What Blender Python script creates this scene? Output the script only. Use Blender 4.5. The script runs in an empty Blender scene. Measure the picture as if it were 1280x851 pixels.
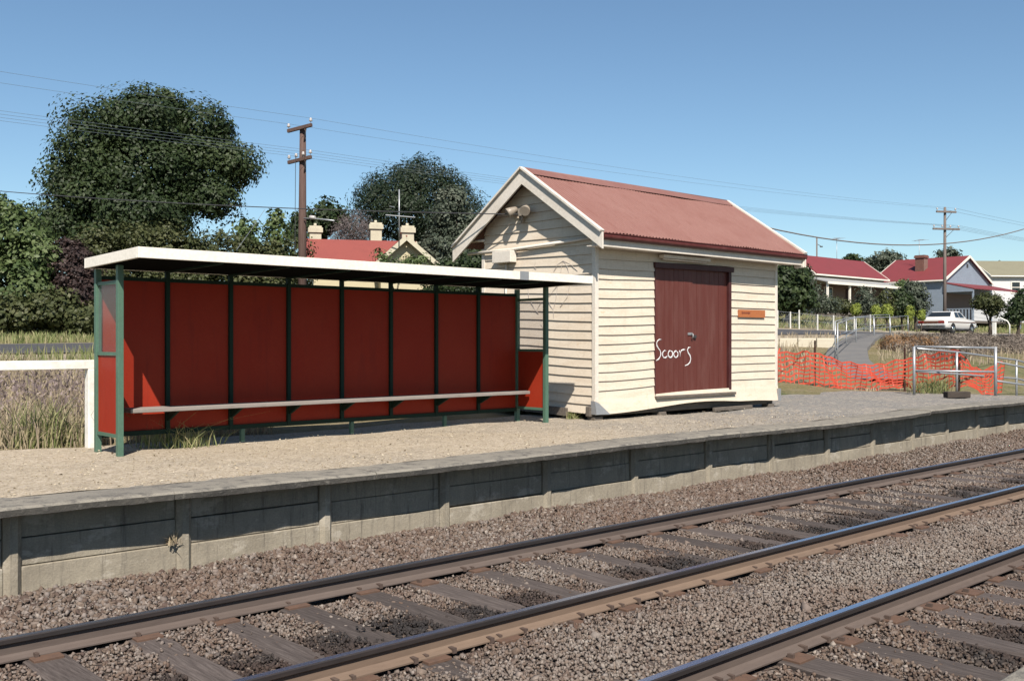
import bpy, math, random
import numpy as np
from mathutils import Vector, Matrix
rnd = random.Random(7)
R = math.radians
S = bpy.context.scene
COL = S.collection

# ------------------------------------------------------------------ survey of the place
# X runs along the railway, Y away from the camera across it, z = 0 is the platform surface.
EYE = 1.17
FPX, VPX, HOR = 1250.0, 2000.0, 427.0
TH = math.atan((VPX - 640) / FPX)
CF, SF = math.cos(TH), math.sin(TH)
Fv = Vector((CF, SF, 0)); Rv = Vector((SF, -CF, 0))
def ray(px, py=HOR):
    k = (px - 640) / FPX
    return Fv + k * Rv + Vector((0, 0, (HOR - py) / FPX))
def onY(px, py, Y):
    r = ray(px, py); t = Y / r.y
    return Vector((r.x * t, Y, EYE + r.z * t))
def onX(px, py, X):
    r = ray(px, py); t = X / r.x
    return Vector((X, r.y * t, EYE + r.z * t))
def onD(px, py, d):
    r = ray(px, py)
    return Vector((r.x * d, r.y * d, EYE + r.z * d))

# ------------------------------------------------------------------ object helpers
def tag(o, label=None, cat=None, group=None, kind=None):
    if label: o['label'] = label
    if cat: o['category'] = cat
    if group: o['group'] = group
    if kind: o['kind'] = kind
    return o
def empty(name, loc=(0, 0, 0), rz=0, label=None, cat=None, group=None):
    o = bpy.data.objects.new(name, None); COL.objects.link(o)
    o.location = loc; o.rotation_euler = (0, 0, rz); o.empty_display_size = .2
    return tag(o, label, cat, group)
def copy_tree(o, parent=None):
    c = o.copy(); COL.objects.link(c)
    if parent is not None: c.parent = parent
    for ch in list(o.children): copy_tree(ch, c)
    return c

class MB:
    def __init__(s): s.v = []; s.f = []; s.m = []; s.sm = []
    def face(s, pts, mi=0, sm=False):
        b = len(s.v); s.v += [tuple(p) for p in pts]
        s.f.append(list(range(b, b + len(pts)))); s.m.append(mi); s.sm.append(sm); return s
    def box(s, a, b, mi=0, M=None):
        x0, y0, z0 = a; x1, y1, z1 = b
        P = [Vector(p) for p in ((x0,y0,z0),(x1,y0,z0),(x1,y1,z0),(x0,y1,z0),(x0,y0,z1),(x1,y0,z1),(x1,y1,z1),(x0,y1,z1))]
        if M is not None: P = [M @ p for p in P]
        o = len(s.v); s.v += [tuple(p) for p in P]
        for q in ((0,3,2,1),(4,5,6,7),(0,1,5,4),(1,2,6,5),(2,3,7,6),(3,0,4,7)):
            s.f.append([o + i for i in q]); s.m.append(mi); s.sm.append(False)
        return s
    def bar(s, p, q, w, h, mi=0, up=(0, 0, 1)):
        p = Vector(p); q = Vector(q); d = q - p; L = d.length; d.normalize()
        u = Vector(up)
        side = d.cross(u)
        if side.length < 1e-4: side = d.cross(Vector((1, 0, 0)))
        side.normalize(); u = side.cross(d).normalized()
        M = Matrix((( d.x, side.x, u.x, p.x), (d.y, side.y, u.y, p.y), (d.z, side.z, u.z, p.z), (0,0,0,1)))
        return s.box((0, -w/2, -h/2), (L, w/2, h/2), mi, M)
    def tube(s, path, r, n=8, mi=0, cap=True):
        path = [Vector(p) for p in path]
        rs = r if isinstance(r, (list, tuple)) else [r] * len(path)
        o = len(s.v); N = len(path); ref = None
        for i, p in enumerate(path):
            t = (path[min(i+1, N-1)] - path[max(i-1, 0)]).normalized()
            if ref is None:
                ref = t.orthogonal().normalized()
            ref = (ref - t * ref.dot(t))
            if ref.length < 1e-5: ref = t.orthogonal()
            ref.normalize(); b = t.cross(ref)
            for j in range(n):
                a = 2 * math.pi * j / n
                s.v.append(tuple(p + (ref * math.cos(a) + b * math.sin(a)) * rs[i]))
        for i in range(N - 1):
            for j in range(n):
                k = (j + 1) % n
                s.f.append([o+i*n+j, o+i*n+k, o+(i+1)*n+k, o+(i+1)*n+j]); s.m.append(mi); s.sm.append(n > 5)
        if cap:
            s.f.append([o + j for j in range(n)][::-1]); s.m.append(mi); s.sm.append(False)
            s.f.append([o + (N-1)*n + j for j in range(n)]); s.m.append(mi); s.sm.append(False)
        return s
    def prism(s, poly, ext, mi=0):
        ext = Vector(ext); poly = [Vector(p) for p in poly]; n = len(poly); o = len(s.v)
        s.v += [tuple(p) for p in poly] + [tuple(p + ext) for p in poly]
        s.f.append(list(range(o, o+n))[::-1]); s.f.append(list(range(o+n, o+2*n)))
        s.m += [mi, mi]; s.sm += [False, False]
        for i in range(n):
            j = (i + 1) % n
            s.f.append([o+i, o+j, o+n+j, o+n+i]); s.m.append(mi); s.sm.append(False)
        return s
    def build(s, name, mats, parent=None, world=True, bevel=0, fix=True):
        off = Vector((0, 0, 0))
        if parent is not None and world:
            p = parent
            while p is not None: off += p.location; p = p.parent
        me = bpy.data.meshes.new(name)
        me.from_pydata([tuple(Vector(v) - off) for v in s.v], [], s.f)
        if not isinstance(mats, (list, tuple)): mats = [mats]
        for m in mats: me.materials.append(m)
        me.polygons.foreach_set('material_index', s.m); me.polygons.foreach_set('use_smooth', s.sm)
        me.update()
        o = bpy.data.objects.new(name, me); COL.objects.link(o)
        if parent is not None: o.parent = parent
        if bevel:
            b = o.modifiers.new('bevel', 'BEVEL'); b.width = bevel; b.segments = 2; b.limit_method = 'ANGLE'
        return o

def np_mesh(name, verts, nper, mats, parent=None, tint=None, smooth=False):
    """verts (N*nper,3): N separate polygons of nper corners; tint one value per polygon"""
    verts = np.asarray(verts, dtype=np.float32)
    if parent is not None:
        off = np.zeros(3, dtype=np.float32); p = parent
        while p is not None: off += np.array(p.location, dtype=np.float32); p = p.parent
        verts = verts - off
    n = len(verts); N = n // nper
    me = bpy.data.meshes.new(name)
    me.vertices.add(n); me.vertices.foreach_set('co', verts.ravel())
    me.loops.add(n); me.loops.foreach_set('vertex_index', np.arange(n, dtype=np.int32))
    me.polygons.add(N); me.polygons.foreach_set('loop_start', np.arange(0, n, nper, dtype=np.int32))
    me.polygons.foreach_set('loop_total', np.full(N, nper, dtype=np.int32))
    if tint is not None:
        a = me.attributes.new('tint', 'FLOAT', 'FACE'); a.data.foreach_set('value', np.asarray(tint, dtype=np.float32))
    for m in (mats if isinstance(mats, (list, tuple)) else [mats]): me.materials.append(m)
    me.update(); me.validate()
    o = bpy.data.objects.new(name, me); COL.objects.link(o)
    if parent is not None: o.parent = parent
    return o

# ------------------------------------------------------------------ materials
def lin(c): return tuple(c) + (1,)
class NT:
    def __init__(s, name):
        s.mat = bpy.data.materials.new(name); s.mat.use_nodes = True
        s.t = s.mat.node_tree; s.b = s.t.nodes['Principled BSDF']; s.out = s.t.nodes['Material Output']
        s.tc = s.t.nodes.new('ShaderNodeTexCoord')
    def n(s, typ, **kw):
        nd = s.t.nodes.new(typ)
        for k, v in kw.items(): setattr(nd, k, v)
        return nd
    def l(s, a, b): s.t.links.new(a, b)
    def noise(s, scale, detail=4, rough=.6, stretch=None, coord='Object'):
        nd = s.n('ShaderNodeTexNoise'); nd.inputs['Scale'].default_value = scale
        nd.inputs['Detail'].default_value = detail; nd.inputs['Roughness'].default_value = rough
        src = s.tc.outputs[coord]
        if stretch:
            mp = s.n('ShaderNodeMapping'); mp.inputs['Scale'].default_value = stretch
            s.l(src, mp.inputs['Vector']); src = mp.outputs['Vector']
        s.l(src, nd.inputs['Vector']); return nd.outputs['Fac']
    def ramp(s, fac, stops, interp='LINEAR'):
        r = s.n('ShaderNodeValToRGB'); r.color_ramp.interpolation = interp
        e = r.color_ramp.elements
        while len(e) < len(stops): e.new(.5)
        for i, (p, c) in enumerate(stops):
            e[i].position = p
            e[i].color = (c, c, c, 1) if isinstance(c, (int, float)) else lin(c)
        s.l(fac, r.inputs['Fac']); return r.outputs['Color']
    def mix(s, fac, a, b, mode='MIX'):
        m = s.n('ShaderNodeMix', data_type='RGBA', blend_type=mode)
        for inp, v in ((m.inputs[0], fac), (m.inputs[6], a), (m.inputs[7], b)):
            if isinstance(v, (int, float)): inp.default_value = v
            elif isinstance(v, tuple): inp.default_value = lin(v)
            else: s.l(v, inp)
        return m.outputs[2]
    def bump(s, h, strength, dist=.01):
        b = s.n('ShaderNodeBump'); b.inputs['Strength'].default_value = strength; b.inputs['Distance'].default_value = dist
        s.l(h, b.inputs['Height']); s.l(b.outputs['Normal'], s.b.inputs['Normal'])
    def set(s, col, rough=.7, metal=0, spec=.3, g=.66):
        if metal < .9:
            col = tuple(x * g for x in col) if isinstance(col, tuple) else s.mix(1.0, col, (g, g, g), 'MULTIPLY')
        s.c = col
        if isinstance(col, tuple): s.b.inputs['Base Color'].default_value = lin(col)
        else: s.l(col, s.b.inputs['Base Color'])
        if isinstance(rough, (int, float)): s.b.inputs['Roughness'].default_value = rough
        else: s.l(rough, s.b.inputs['Roughness'])
        s.b.inputs['Metallic'].default_value = metal; s.b.inputs['Specular IOR Level'].default_value = spec
        return s.mat

def worn(name, col, dirt, scale=3, amt=.5, rough=.6, fine=40, stretch=None, bump=.15, lo=.45, hi=.75, metal=0, spec=.3, vary=.12, g=.66):
    """paint / concrete / timber: a base colour, blotches of a second colour, fine grain"""
    m = NT(name)
    big = m.noise(scale, 6, .65, stretch); f = m.noise(fine, 3, .6, stretch)
    c = m.mix(m.ramp(big, [(lo, 0.0), (hi, amt)]), col, dirt)
    c = m.mix(1.0, c, m.ramp(f, [(.3, 1 - vary), (.7, 1 + vary * .4)]), 'MULTIPLY')
    if bump: m.bump(f, bump, .004)
    return m.set(c, rough, metal, spec, g)

M = {}
M['cream_wall'] = worn('cream weatherboard paint', (.75, .65, .51), (.52, .38, .25), 1.6, .6, .55, 22, (1, 1, 6), .2, .44, .78, g=.72)
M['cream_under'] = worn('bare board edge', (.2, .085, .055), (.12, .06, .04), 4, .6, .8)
M['cream_trim'] = worn('cream trim paint', (.76, .70, .61), (.5, .42, .32), 2.5, .45, .5, 30, g=.74)
M['white_trim'] = worn('white roof edge paint', (.80, .75, .66), (.6, .55, .47), 2.0, .3, .45, 30, g=.84)
M['white_post'] = worn('white fence paint', (.8, .78, .72), (.5, .47, .4), 5, .6, .6, 30, g=.82)
M['tin_patch'] = worn('galvanised flashing', (.42, .43, .44), (.3, .3, .3), 6, .5, .45, 30, None, .1, metal=.4)
M['red_panel'] = worn('red shelter panel', (.34, .03, .016), (.25, .03, .02), 3, .5, .55, 60, None, .05, vary=.08, spec=.12, g=.58)
M['green_post'] = worn('green steel paint', (.10, .19, .135), (.08, .14, .1), 8, .5, .45, 60, None, .05)
M['green_shaded'] = worn('shade darkened green steel paint', (.018, .04, .03), (.015, .03, .022), 8, .5, .6, 60, None, .05, spec=.1)  # darker copy of the post green, with the shelter's shade put into the colour
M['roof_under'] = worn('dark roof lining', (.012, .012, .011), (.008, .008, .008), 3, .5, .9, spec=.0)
M['bench_wood'] = worn('weathered bench timber', (.33, .295, .265), (.2, .17, .15), 4, .7, .7, 30, (1, 8, 8), .3)
M['old_wood'] = worn('grey old timber', (.17, .145, .12), (.07, .055, .045), 5, .8, .85, 30, (1, 6, 6), .5)
M['dark_wood'] = worn('dark under floor timber', (.07, .055, .045), (.03, .025, .02), 5, .8, .9, 30, (1, 6, 6), .5)
M['door'] = worn('maroon door paint', (.135, .036, .027), (.2, .09, .075), 1.5, .6, .5, 30, (5, 5, .6), .2, .46, .74)
M['door_dark'] = worn('dark maroon frame paint', (.07, .018, .018), (.1, .05, .045), 3, .5, .5, 30)
M['gutter'] = worn('maroon gutter paint', (.11, .025, .022), (.2, .08, .07), 5, .5, .45, 30)
M['graffiti'] = worn('white spray paint', (.85, .85, .84), (.7, .6, .6), 30, .5, .6, 60)
M['scrawl'] = worn('faded grey marker', (.5, .44, .40), (.56, .5, .45), 30, .5, .7, 60)
M['sign_orange'] = worn('faded orange sign plate', (.5, .17, .06), (.4, .12, .05), 12, .6, .5, 60)
M['sign_mark'] = worn('dark sign lettering', (.2, .05, .03), (.2, .05, .03), 12, .6, .5, 60)
M['steel_dark'] = worn('dull dark metal', (.1, .1, .1), (.15, .1, .07), 12, .6, .5, 60, metal=.5)
M['galv'] = worn('galvanised pipe', (.46, .48, .5), (.3, .3, .31), 9, .6, .4, 60, None, .05, metal=.5)
M['picket'] = worn('dark steel picket', (.06, .025, .02), (.12, .05, .03), 9, .6, .7, 60)
M['lamp_body'] = worn('cream lamp fitting', (.36, .31, .25), (.22, .18, .14), 9, .6, .4, 60)
M['net'] = worn('orange barrier mesh', (.62, .085, .045), (.42, .07, .05), 3, .6, .55, 40, None, .02)
M['pole'] = worn('brown timber pole', (.105, .062, .05), (.17, .12, .1), 3, .8, .85, 20, (8, 8, .6), .5)
M['pole_grey'] = worn('grey timber pole', (.2, .165, .145), (.12, .09, .08), 3, .8, .85, 20, (8, 8, .6), .5)
M['insul'] = worn('porcelain insulator', (.6, .56, .54), (.4, .35, .33), 20, .5, .3, 60)
M['wire'] = worn('overhead wire', (.06, .06, .065), (.08, .08, .08), 9, .5, .6, 60)
M['wire_far'] = worn('thin weathered wire', (.15, .19, .22), (.12, .15, .18), 9, .5, .6, 60)

# cream boards with peeled ochre patches, rain streaks and grime
m = NT('cream weatherboard paint'); big = m.noise(1.6, 6, .65, (1, 1, 6)); f = m.noise(22, 3, .6, (1, 1, 6)); pe = m.noise(3.2, 9, .8, (1, 1, 2.4)); sk = m.noise(2.2, 5, .75, (6, 6, .5))
c = m.mix(m.ramp(big, [(.44, 0.0), (.78, .55)]), (.76, .665, .535), (.58, .45, .32))
c = m.mix(m.ramp(sk, [(.55, 0.0), (.75, .35)]), c, (.42, .35, .27))
c = m.mix(m.ramp(pe, [(.60, 0.0), (.64, .5)]), c, (.62, .43, .25))
c = m.mix(1.0, c, m.ramp(f, [(.3, .86), (.7, 1.05)]), 'MULTIPLY')
m.bump(pe, .25, .004); M['cream_wall'] = m.set(c, .6, 0, .25, .72)
# red panels, faded and scuffed
m = NT('red shelter panel'); big = m.noise(1.1, 6, .7); sc_n = m.noise(9, 8, .8, (1, 1, 3)); st = m.noise(1.8, 6, .75, (4, 1, .5)); f = m.noise(60, 3)
c = m.mix(m.ramp(big, [(.4, 0.0), (.7, .55)]), (.40, .034, .014), (.45, .058, .026))
c = m.mix(m.ramp(st, [(.55, 0.0), (.75, .5)]), c, (.22, .025, .02))
c = m.mix(m.ramp(sc_n, [(.66, 0.0), (.70, .35)]), c, (.5, .2, .15))
c = m.mix(1.0, c, m.ramp(f, [(.3, .93), (.7, 1.04)]), 'MULTIPLY')
M['red_panel'] = m.set(c, .5, 0, .14, .58)
# corrugated roof paint
m = NT('faded red iron')
big = m.noise(1.1, 6, .7); st = m.noise(3, 4, .6, (6, 1, 1)); f = m.noise(60, 3)
c = m.mix(m.ramp(big, [(.4, 0.0), (.7, .55)]), (.305, .145, .12), (.37, .2, .17))
c = m.mix(m.ramp(st, [(.5, 0.0), (.75, .45)]), c, (.23, .085, .065))
c = m.mix(1.0, c, m.ramp(f, [(.3, .85), (.7, 1.06)]), 'MULTIPLY')
M['iron'] = m.set(c, .55, 0, .3, .56)

def rooftone(name, a, b):
    return worn(name, a, b, 1.2, .6, .6, 20, None, .1, g=.5)
M['roof_red'] = rooftone('bright red roof paint', (.30, .06, .065), (.23, .055, .055))
M['roof_orange'] = rooftone('orange red roof paint', (.40, .105, .085), (.33, .09, .075))
M['roof_olive'] = rooftone('olive roof paint', (.34, .32, .22), (.28, .26, .18))
M['roof_grey'] = rooftone('pale grey verandah iron', (.52, .52, .5), (.36, .35, .34))
M['house_cream'] = worn('cream house boards', (.66, .6, .47), (.5, .42, .32), 1.5, .6, .6, 20, (1, 1, 9), .1)
M['house_yellow'] = worn('pale yellow house boards', (.62, .55, .36), (.5, .42, .28), 1.5, .6, .6, 20, (1, 1, 9), .1)
M['house_white'] = worn('white house boards', (.72, .72, .72), (.55, .55, .55), 1.5, .5, .6, 20, (1, 1, 9), .1)
M['house_shaded'] = worn('shaded brown house wall', (.3, .2, .16), (.22, .15, .12), 1.5, .5, .6, 20, (1, 1, 9), .1)  # shade under the verandahs is put into this brown
M['glass_dark'] = NT('dark window glass').set((.02, .025, .03), .08, 0, .5)
def clap(name, a):
    m = NT(name); w = m.n('ShaderNodeTexWave', wave_type='BANDS', bands_direction='Z', wave_profile='SAW')
    w.inputs['Scale'].default_value = 1.0 / .2 * .314; w.inputs['Distortion'].default_value = .2
    m.l(m.tc.outputs['Object'], w.inputs['Vector'])
    nz = m.noise(2, 5)
    c = m.mix(m.ramp(nz, [(.4, 0.0), (.7, .4)]), a, tuple(x * .75 for x in a))
    m.bump(w.outputs['Fac'], 1.0, .03)
    return m.set(c, .6)
M['house_blue'] = clap('pale blue house boards', (.36, .43, .52))
# bricks
m = NT('brown chimney bricks'); bt = m.n('ShaderNodeTexBrick'); bt.inputs['Scale'].default_value = 5
bt.inputs['Color1'].default_value = lin((.22, .075, .05)); bt.inputs['Color2'].default_value = lin((.14, .055, .045)); bt.inputs['Mortar'].default_value = lin((.25, .2, .17))
mp = m.n('ShaderNodeMapping'); mp.inputs['Rotation'].default_value = (R(90), 0, 0); m.l(m.tc.outputs['Object'], mp.inputs['Vector']); m.l(mp.outputs['Vector'], bt.inputs['Vector'])
M['brick'] = m.set(bt.outputs['Color'], .85)
M['chimney_cream'] = worn('cream painted chimney', (.62, .57, .43), (.45, .4, .3), 3, .6, .7, 20)

# concrete of the platform
m = NT('old platform concrete')
big = m.noise(1.3, 7, .7); sp = m.noise(9, 6, .75); f = m.noise(70, 3); dr = m.noise(2.2, 5, .7, (3.5, 1, .45))
c = m.mix(m.ramp(big, [(.35, 0.0), (.65, 1.0)]), (.45, .4, .31), (.33, .29, .225))
c = m.mix(m.ramp(dr, [(.52, 0.0), (.72, .55)]), c, (.2, .18, .15))
c = m.mix(m.ramp(sp, [(.55, 0.0), (.72, .5)]), c, (.56, .5, .4))
c = m.mix(1.0, c, m.ramp(f, [(.3, .84), (.7, 1.05)]), 'MULTIPLY')
m.bump(sp, .5, .02); ef = m.noise(1.7, 5, .75, (1.4, 1, 2.2)); c = m.mix(m.ramp(ef, [(.55, 0.0), (.62, .5)]), c, (.60, .55, .46))
st = m.noise(2.6, 5, .8, (5, 1, .35)); c = m.mix(m.ramp(st, [(.54, 0.0), (.68, .7)]), c, (.12, .105, .09)); M['wall_conc'] = m.set(c, .9, 0, .15, .6)
m = NT('lichen stained coping')
big = m.noise(.9, 7, .72, (1, 2, 1)); sp = m.noise(7, 8, .8); f = m.noise(120, 3)
c = m.mix(m.ramp(big, [(.35, 0.0), (.65, 1.0)]), (.33, .3, .245), (.25, .23, .195))
c = m.mix(m.ramp(sp, [(.5, 0.0), (.62, .85)]), c, (.09, .085, .08))
c = m.mix(m.ramp(f, [(.35, .4), (.6, 0.0)]), c, (.12, .11, .1))
m.bump(sp, .6, .02); M['coping'] = m.set(c, .92)
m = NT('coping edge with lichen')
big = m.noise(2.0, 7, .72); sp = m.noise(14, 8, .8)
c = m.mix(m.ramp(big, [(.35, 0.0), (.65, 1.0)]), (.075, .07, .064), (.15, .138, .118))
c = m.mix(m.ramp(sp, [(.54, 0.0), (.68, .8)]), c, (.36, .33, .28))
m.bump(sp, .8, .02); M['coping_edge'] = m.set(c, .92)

# platform gravel: tan crushed stone, greyer bitumen towards the right hand end
m = NT('platform gravel')
vo = m.n('ShaderNodeTexVoronoi'); vo.inputs['Scale'].default_value = 60; m.l(m.tc.outputs['Object'], vo.inputs['Vector'])
vb = m.n('ShaderNodeTexVoronoi'); vb.inputs['Scale'].default_value = 17; m.l(m.tc.outputs['Object'], vb.inputs['Vector'])
sep = m.n('ShaderNodeSeparateColor'); m.l(vo.outputs['Color'], sep.inputs[0])
sepb = m.n('ShaderNodeSeparateColor'); m.l(vb.outputs['Color'], sepb.inputs[0])
big = m.noise(.55, 6, .65); med = m.noise(2.2, 6, .7)
xyz = m.n('ShaderNodeSeparateXYZ'); m.l(m.tc.outputs['Object'], xyz.inputs[0])
tan = m.ramp(sep.outputs[0], [(0, (.28, .23, .18)), (.35, (.41, .342, .248)), (.75, (.465, .395, .295)), (1, (.57, .50, .41))])
grey = m.ramp(sep.outputs[0], [(0, (.15, .145, .14)), (.5, (.235, .225, .21)), (1, (.36, .34, .31))])
mx = m.n('ShaderNodeMapRange'); mx.inputs[1].default_value = 8.2; mx.inputs[2].default_value = 14.5; m.l(xyz.outputs[0], mx.inputs[0])
ad = m.n('ShaderNodeMath', operation='ADD'); m.l(mx.outputs[0], ad.inputs[0])
sb = m.n('ShaderNodeMath', operation='MULTIPLY_ADD'); m.l(big, sb.inputs[0]); sb.inputs[1].default_value = 1.4; sb.inputs[2].default_value = -.72
m.l(sb.outputs[0], ad.inputs[1]); ad.use_clamp = True
c = m.mix(ad.outputs[0], tan, grey)
c = m.mix(m.ramp(sepb.outputs[0], [(.82, 0.0), (.9, .5)]), c, (.56, .48, .38))
c = m.mix(m.ramp(med, [(.5, 0.0), (.75, .4)]), c, (.26, .22, .17))
m.bump(vo.outputs['Distance'], .6, .008); M['gravel'] = m.set(c, .95, 0, .1)

# ballast
m = NT('railway ballast stones')
g = m.n('ShaderNodeNewGeometry'); big = m.noise(.7, 5, .65); f = m.noise(60, 3)
c = m.ramp(g.outputs['Random Per Island'], [(0, (.10, .072, .062)), (.25, (.165, .122, .095)), (.5, (.205, .158, .126)), (.75, (.21, .18, .16)), (.93, (.26, .22, .195)), (1, (.40, .35, .30))])
at = m.n('ShaderNodeAttribute', attribute_name='tint')     # where iron dust, grey dust or oil lies on the stones
c = m.mix(m.ramp(at.outputs['Fac'], [(0, .92), (.36, 0.0)]), c, (.03, .028, .029))
c = m.mix(m.ramp(at.outputs['Fac'], [(.5, 0.0), (1, .7)]), c, (.33, .295, .26))
c = m.mix(m.ramp(big, [(.45, 0.0), (.7, .45)]), c, (.15, .088, .062))
c = m.mix(1.0, c, m.ramp(f, [(.3, .8), (.7, 1.1)]), 'MULTIPLY')
M['ballast'] = m.set(c, .9, 0, .15, .64)
m = NT('ballast bed')
vo = m.n('ShaderNodeTexVoronoi'); vo.inputs['Scale'].default_value = 24; m.l(m.tc.outputs['Object'], vo.inputs['Vector'])
sep = m.n('ShaderNodeSeparateColor'); m.l(vo.outputs['Color'], sep.inputs[0])
c = m.ramp(sep.outputs[0], [(0, (.06, .045, .04)), (.5, (.11, .085, .07)), (1, (.18, .15, .13))])
m.bump(vo.outputs['Distance'], 1.0, .04); M['bed'] = m.set(c, .95, 0, .1, .85)
# sleepers
m = NT('sleeper timber')
gr = m.noise(6, 6, .7, (9, .7, 9)); oi = m.n('ShaderNodeObjectInfo'); f = m.noise(40, 3)
c = m.ramp(gr, [(.3, (.055, .044, .04)), (.5, (.105, .086, .078)), (.7, (.165, .138, .125))])
c = m.mix(1.0, c, m.ramp(oi.outputs['Random'], [(0, .75), (1, 1.2)]), 'MULTIPLY')
m.bump(gr, .6, .01); M['sleeper'] = m.set(c, .85, 0, .2, .62)
M['rust'] = worn('rail rust', (.12, .085, .068), (.075, .05, .042), 4, .7, .8, 40, (.3, 1, 1), .2)
M['rust_web'] = worn('grey brown rusty rail web', (.135, .105, .09), (.095, .07, .058), 3, .7, .8, 40, (.2, 1, 2), .2)
M['rust_tan'] = worn('tan rusty rail web', (.205, .145, .105), (.15, .105, .08), 3, .7, .8, 40, (.2, 1, 2), .2)
m = NT('polished rail head')
nz = m.noise(2, 3, .5, (.4, 40, 1))
M['railtop'] = m.set(m.ramp(nz, [(.3, (.5, .54, .64)), (.7, (.68, .72, .82))]), .33, 1, .5)
M['rail_side'] = worn('dark worn rail head side', (.05, .045, .045), (.1, .07, .06), 5, .5, .45, 40, (.2, 1, 1), .05, metal=.3)
M['orange_rust'] = worn('rusty tie plate', (.145, .085, .058), (.09, .062, .05), 12, .7, .85, 50)

# ground behind
m = NT('grassy ground')
big = m.noise(.12, 7, .65); med = m.noise(1.1, 6, .7); f = m.noise(9, 5, .75)
c = m.ramp(big, [(.35, (.30, .235, .135)), (.5, (.235, .205, .10)), (.65, (.125, .15, .06))])
c = m.mix(m.ramp(med, [(.42, 0.0), (.65, .6)]), c, (.34, .285, .19))
c = m.mix(1.0, c, m.ramp(f, [(.3, .6), (.7, 1.15)]), 'MULTIPLY')
m.bump(f, .8, .08); M['ground'] = m.set(c, .95, 0, .1)
M['asphalt'] = worn('road asphalt', (.075, .075, .08), (.12, .115, .11), .8, .6, .9, 40, None, .3)
M['path'] = worn('grey bitumen path', (.17, .165, .16), (.26, .24, .21), 1.2, .6, .95, 40, None, .3)
M['shoulder'] = worn('gravel road shoulder', (.36, .3, .225), (.28, .24, .17), .8, .6, .95, 30, None, .3)

def leafmat(name, stops, trans=.25, rough=.55, g=.6):
    m = NT(name)
    at = m.n('ShaderNodeAttribute', attribute_name='tint')
    c = m.ramp(at.outputs['Fac'], stops)
    m.set(c, rough, 0, .25, g); c = m.c
    tr = m.n('ShaderNodeBsdfTranslucent'); m.l(c, tr.inputs['Color'])
    mx = m.n('ShaderNodeMixShader'); mx.inputs[0].default_value = trans
    m.l(m.b.outputs[0], mx.inputs[1]); m.l(tr.outputs[0], mx.inputs[2]); m.l(mx.outputs[0], m.out.inputs['Surface'])
    return m.mat
L = {}
L['oak'] = leafmat('dark green leaves', [(0, (.022, .038, .014)), (.5, (.04, .066, .022)), (1, (.075, .105, .036))])
L['olive'] = leafmat('olive hedge leaves', [(0, (.05, .065, .022)), (.5, (.085, .10, .036)), (1, (.14, .145, .06))])
L['lime'] = leafmat('fresh green leaves', [(0, (.05, .085, .027)), (.5, (.10, .15, .048)), (1, (.21, .26, .11))])
L['purple'] = leafmat('purple brown leaves', [(0, (.035, .022, .022)), (.5, (.062, .04, .037)), (1, (.10, .065, .055))])
L['cypress'] = leafmat('blackish green needles', [(0, (.014, .027, .013)), (.5, (.026, .045, .021)), (1, (.05, .075, .034))])
L['grey'] = leafmat('grey green leaves', [(0, (.06, .08, .055)), (.5, (.10, .125, .085)), (1, (.17, .19, .14))])
L['twig'] = leafmat('bare grey twigs', [(0, (.10, .08, .078)), (.5, (.16, .13, .125)), (1, (.23, .19, .18))], 0)
L['yellow'] = leafmat('yellow green conifer', [(0, (.11, .15, .025)), (.5, (.19, .23, .04)), (1, (.28, .31, .07))], .25, .6, 1.0)
L['straw'] = leafmat('dry grass blades', [(0, (.25, .195, .155)), (.35, (.35, .285, .20)), (.7, (.44, .365, .25)), (.93, (.42, .35, .23)), (1, (.28, .29, .14))], .35, .6, .95)
L['seed'] = leafmat('purplish seed heads', [(0, (.13, .10, .10)), (.5, (.2, .155, .145)), (1, (.28, .225, .2))], .25, .6, .9)
L['green_grass'] = leafmat('green grass blades', [(0, (.15, .19, .065)), (.5, (.25, .275, .11)), (1, (.40, .35, .2))], .35, .6, .85)
L['brown'] = leafmat('dry brown scrub', [(0, (.10, .08, .068)), (.5, (.17, .14, .118)), (1, (.27, .23, .185))], .15, .6, .9)
L['russet'] = leafmat('rust brown scrub', [(0, (.16, .085, .04)), (.5, (.24, .14, .07)), (1, (.32, .2, .11))], .15, .6, .85)
M['bark'] = worn('tree bark', (.09, .07, .055), (.05, .04, .032), 5, .7, .95, 20, (6, 6, .8), .6)

# ------------------------------------------------------------------ terrain heights
def interp(t, x): return float(np.interp(x, [a for a, b in t], [b for a, b in t]))
TL = [(-60, -.9), (7.9, -.9), (9.5, -.35), (11.4, -.05), (12.5, .02), (14, .1), (20, .5), (24.5, .86), (31, 1.05), (40, 1.45), (60, 2.2), (100, 3.2), (400, 5)]
TG = [(12.6, 0), (15, .5), (18, .58), (21, .62), (24.5, .63), (31, .8), (41, 2.1), (60, 3.2), (400, 4)]
def sm(a, b, x):
    t = min(1, max(0, (x - a) / (b - a))); return t * t * (3 - 2 * t)
def zt(X, Y):
    s = sm(5, 45, X) * (1 - .18 * sm(45, 66, X))
    return interp(TL, Y) + interp(TG, Y) * s
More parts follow.
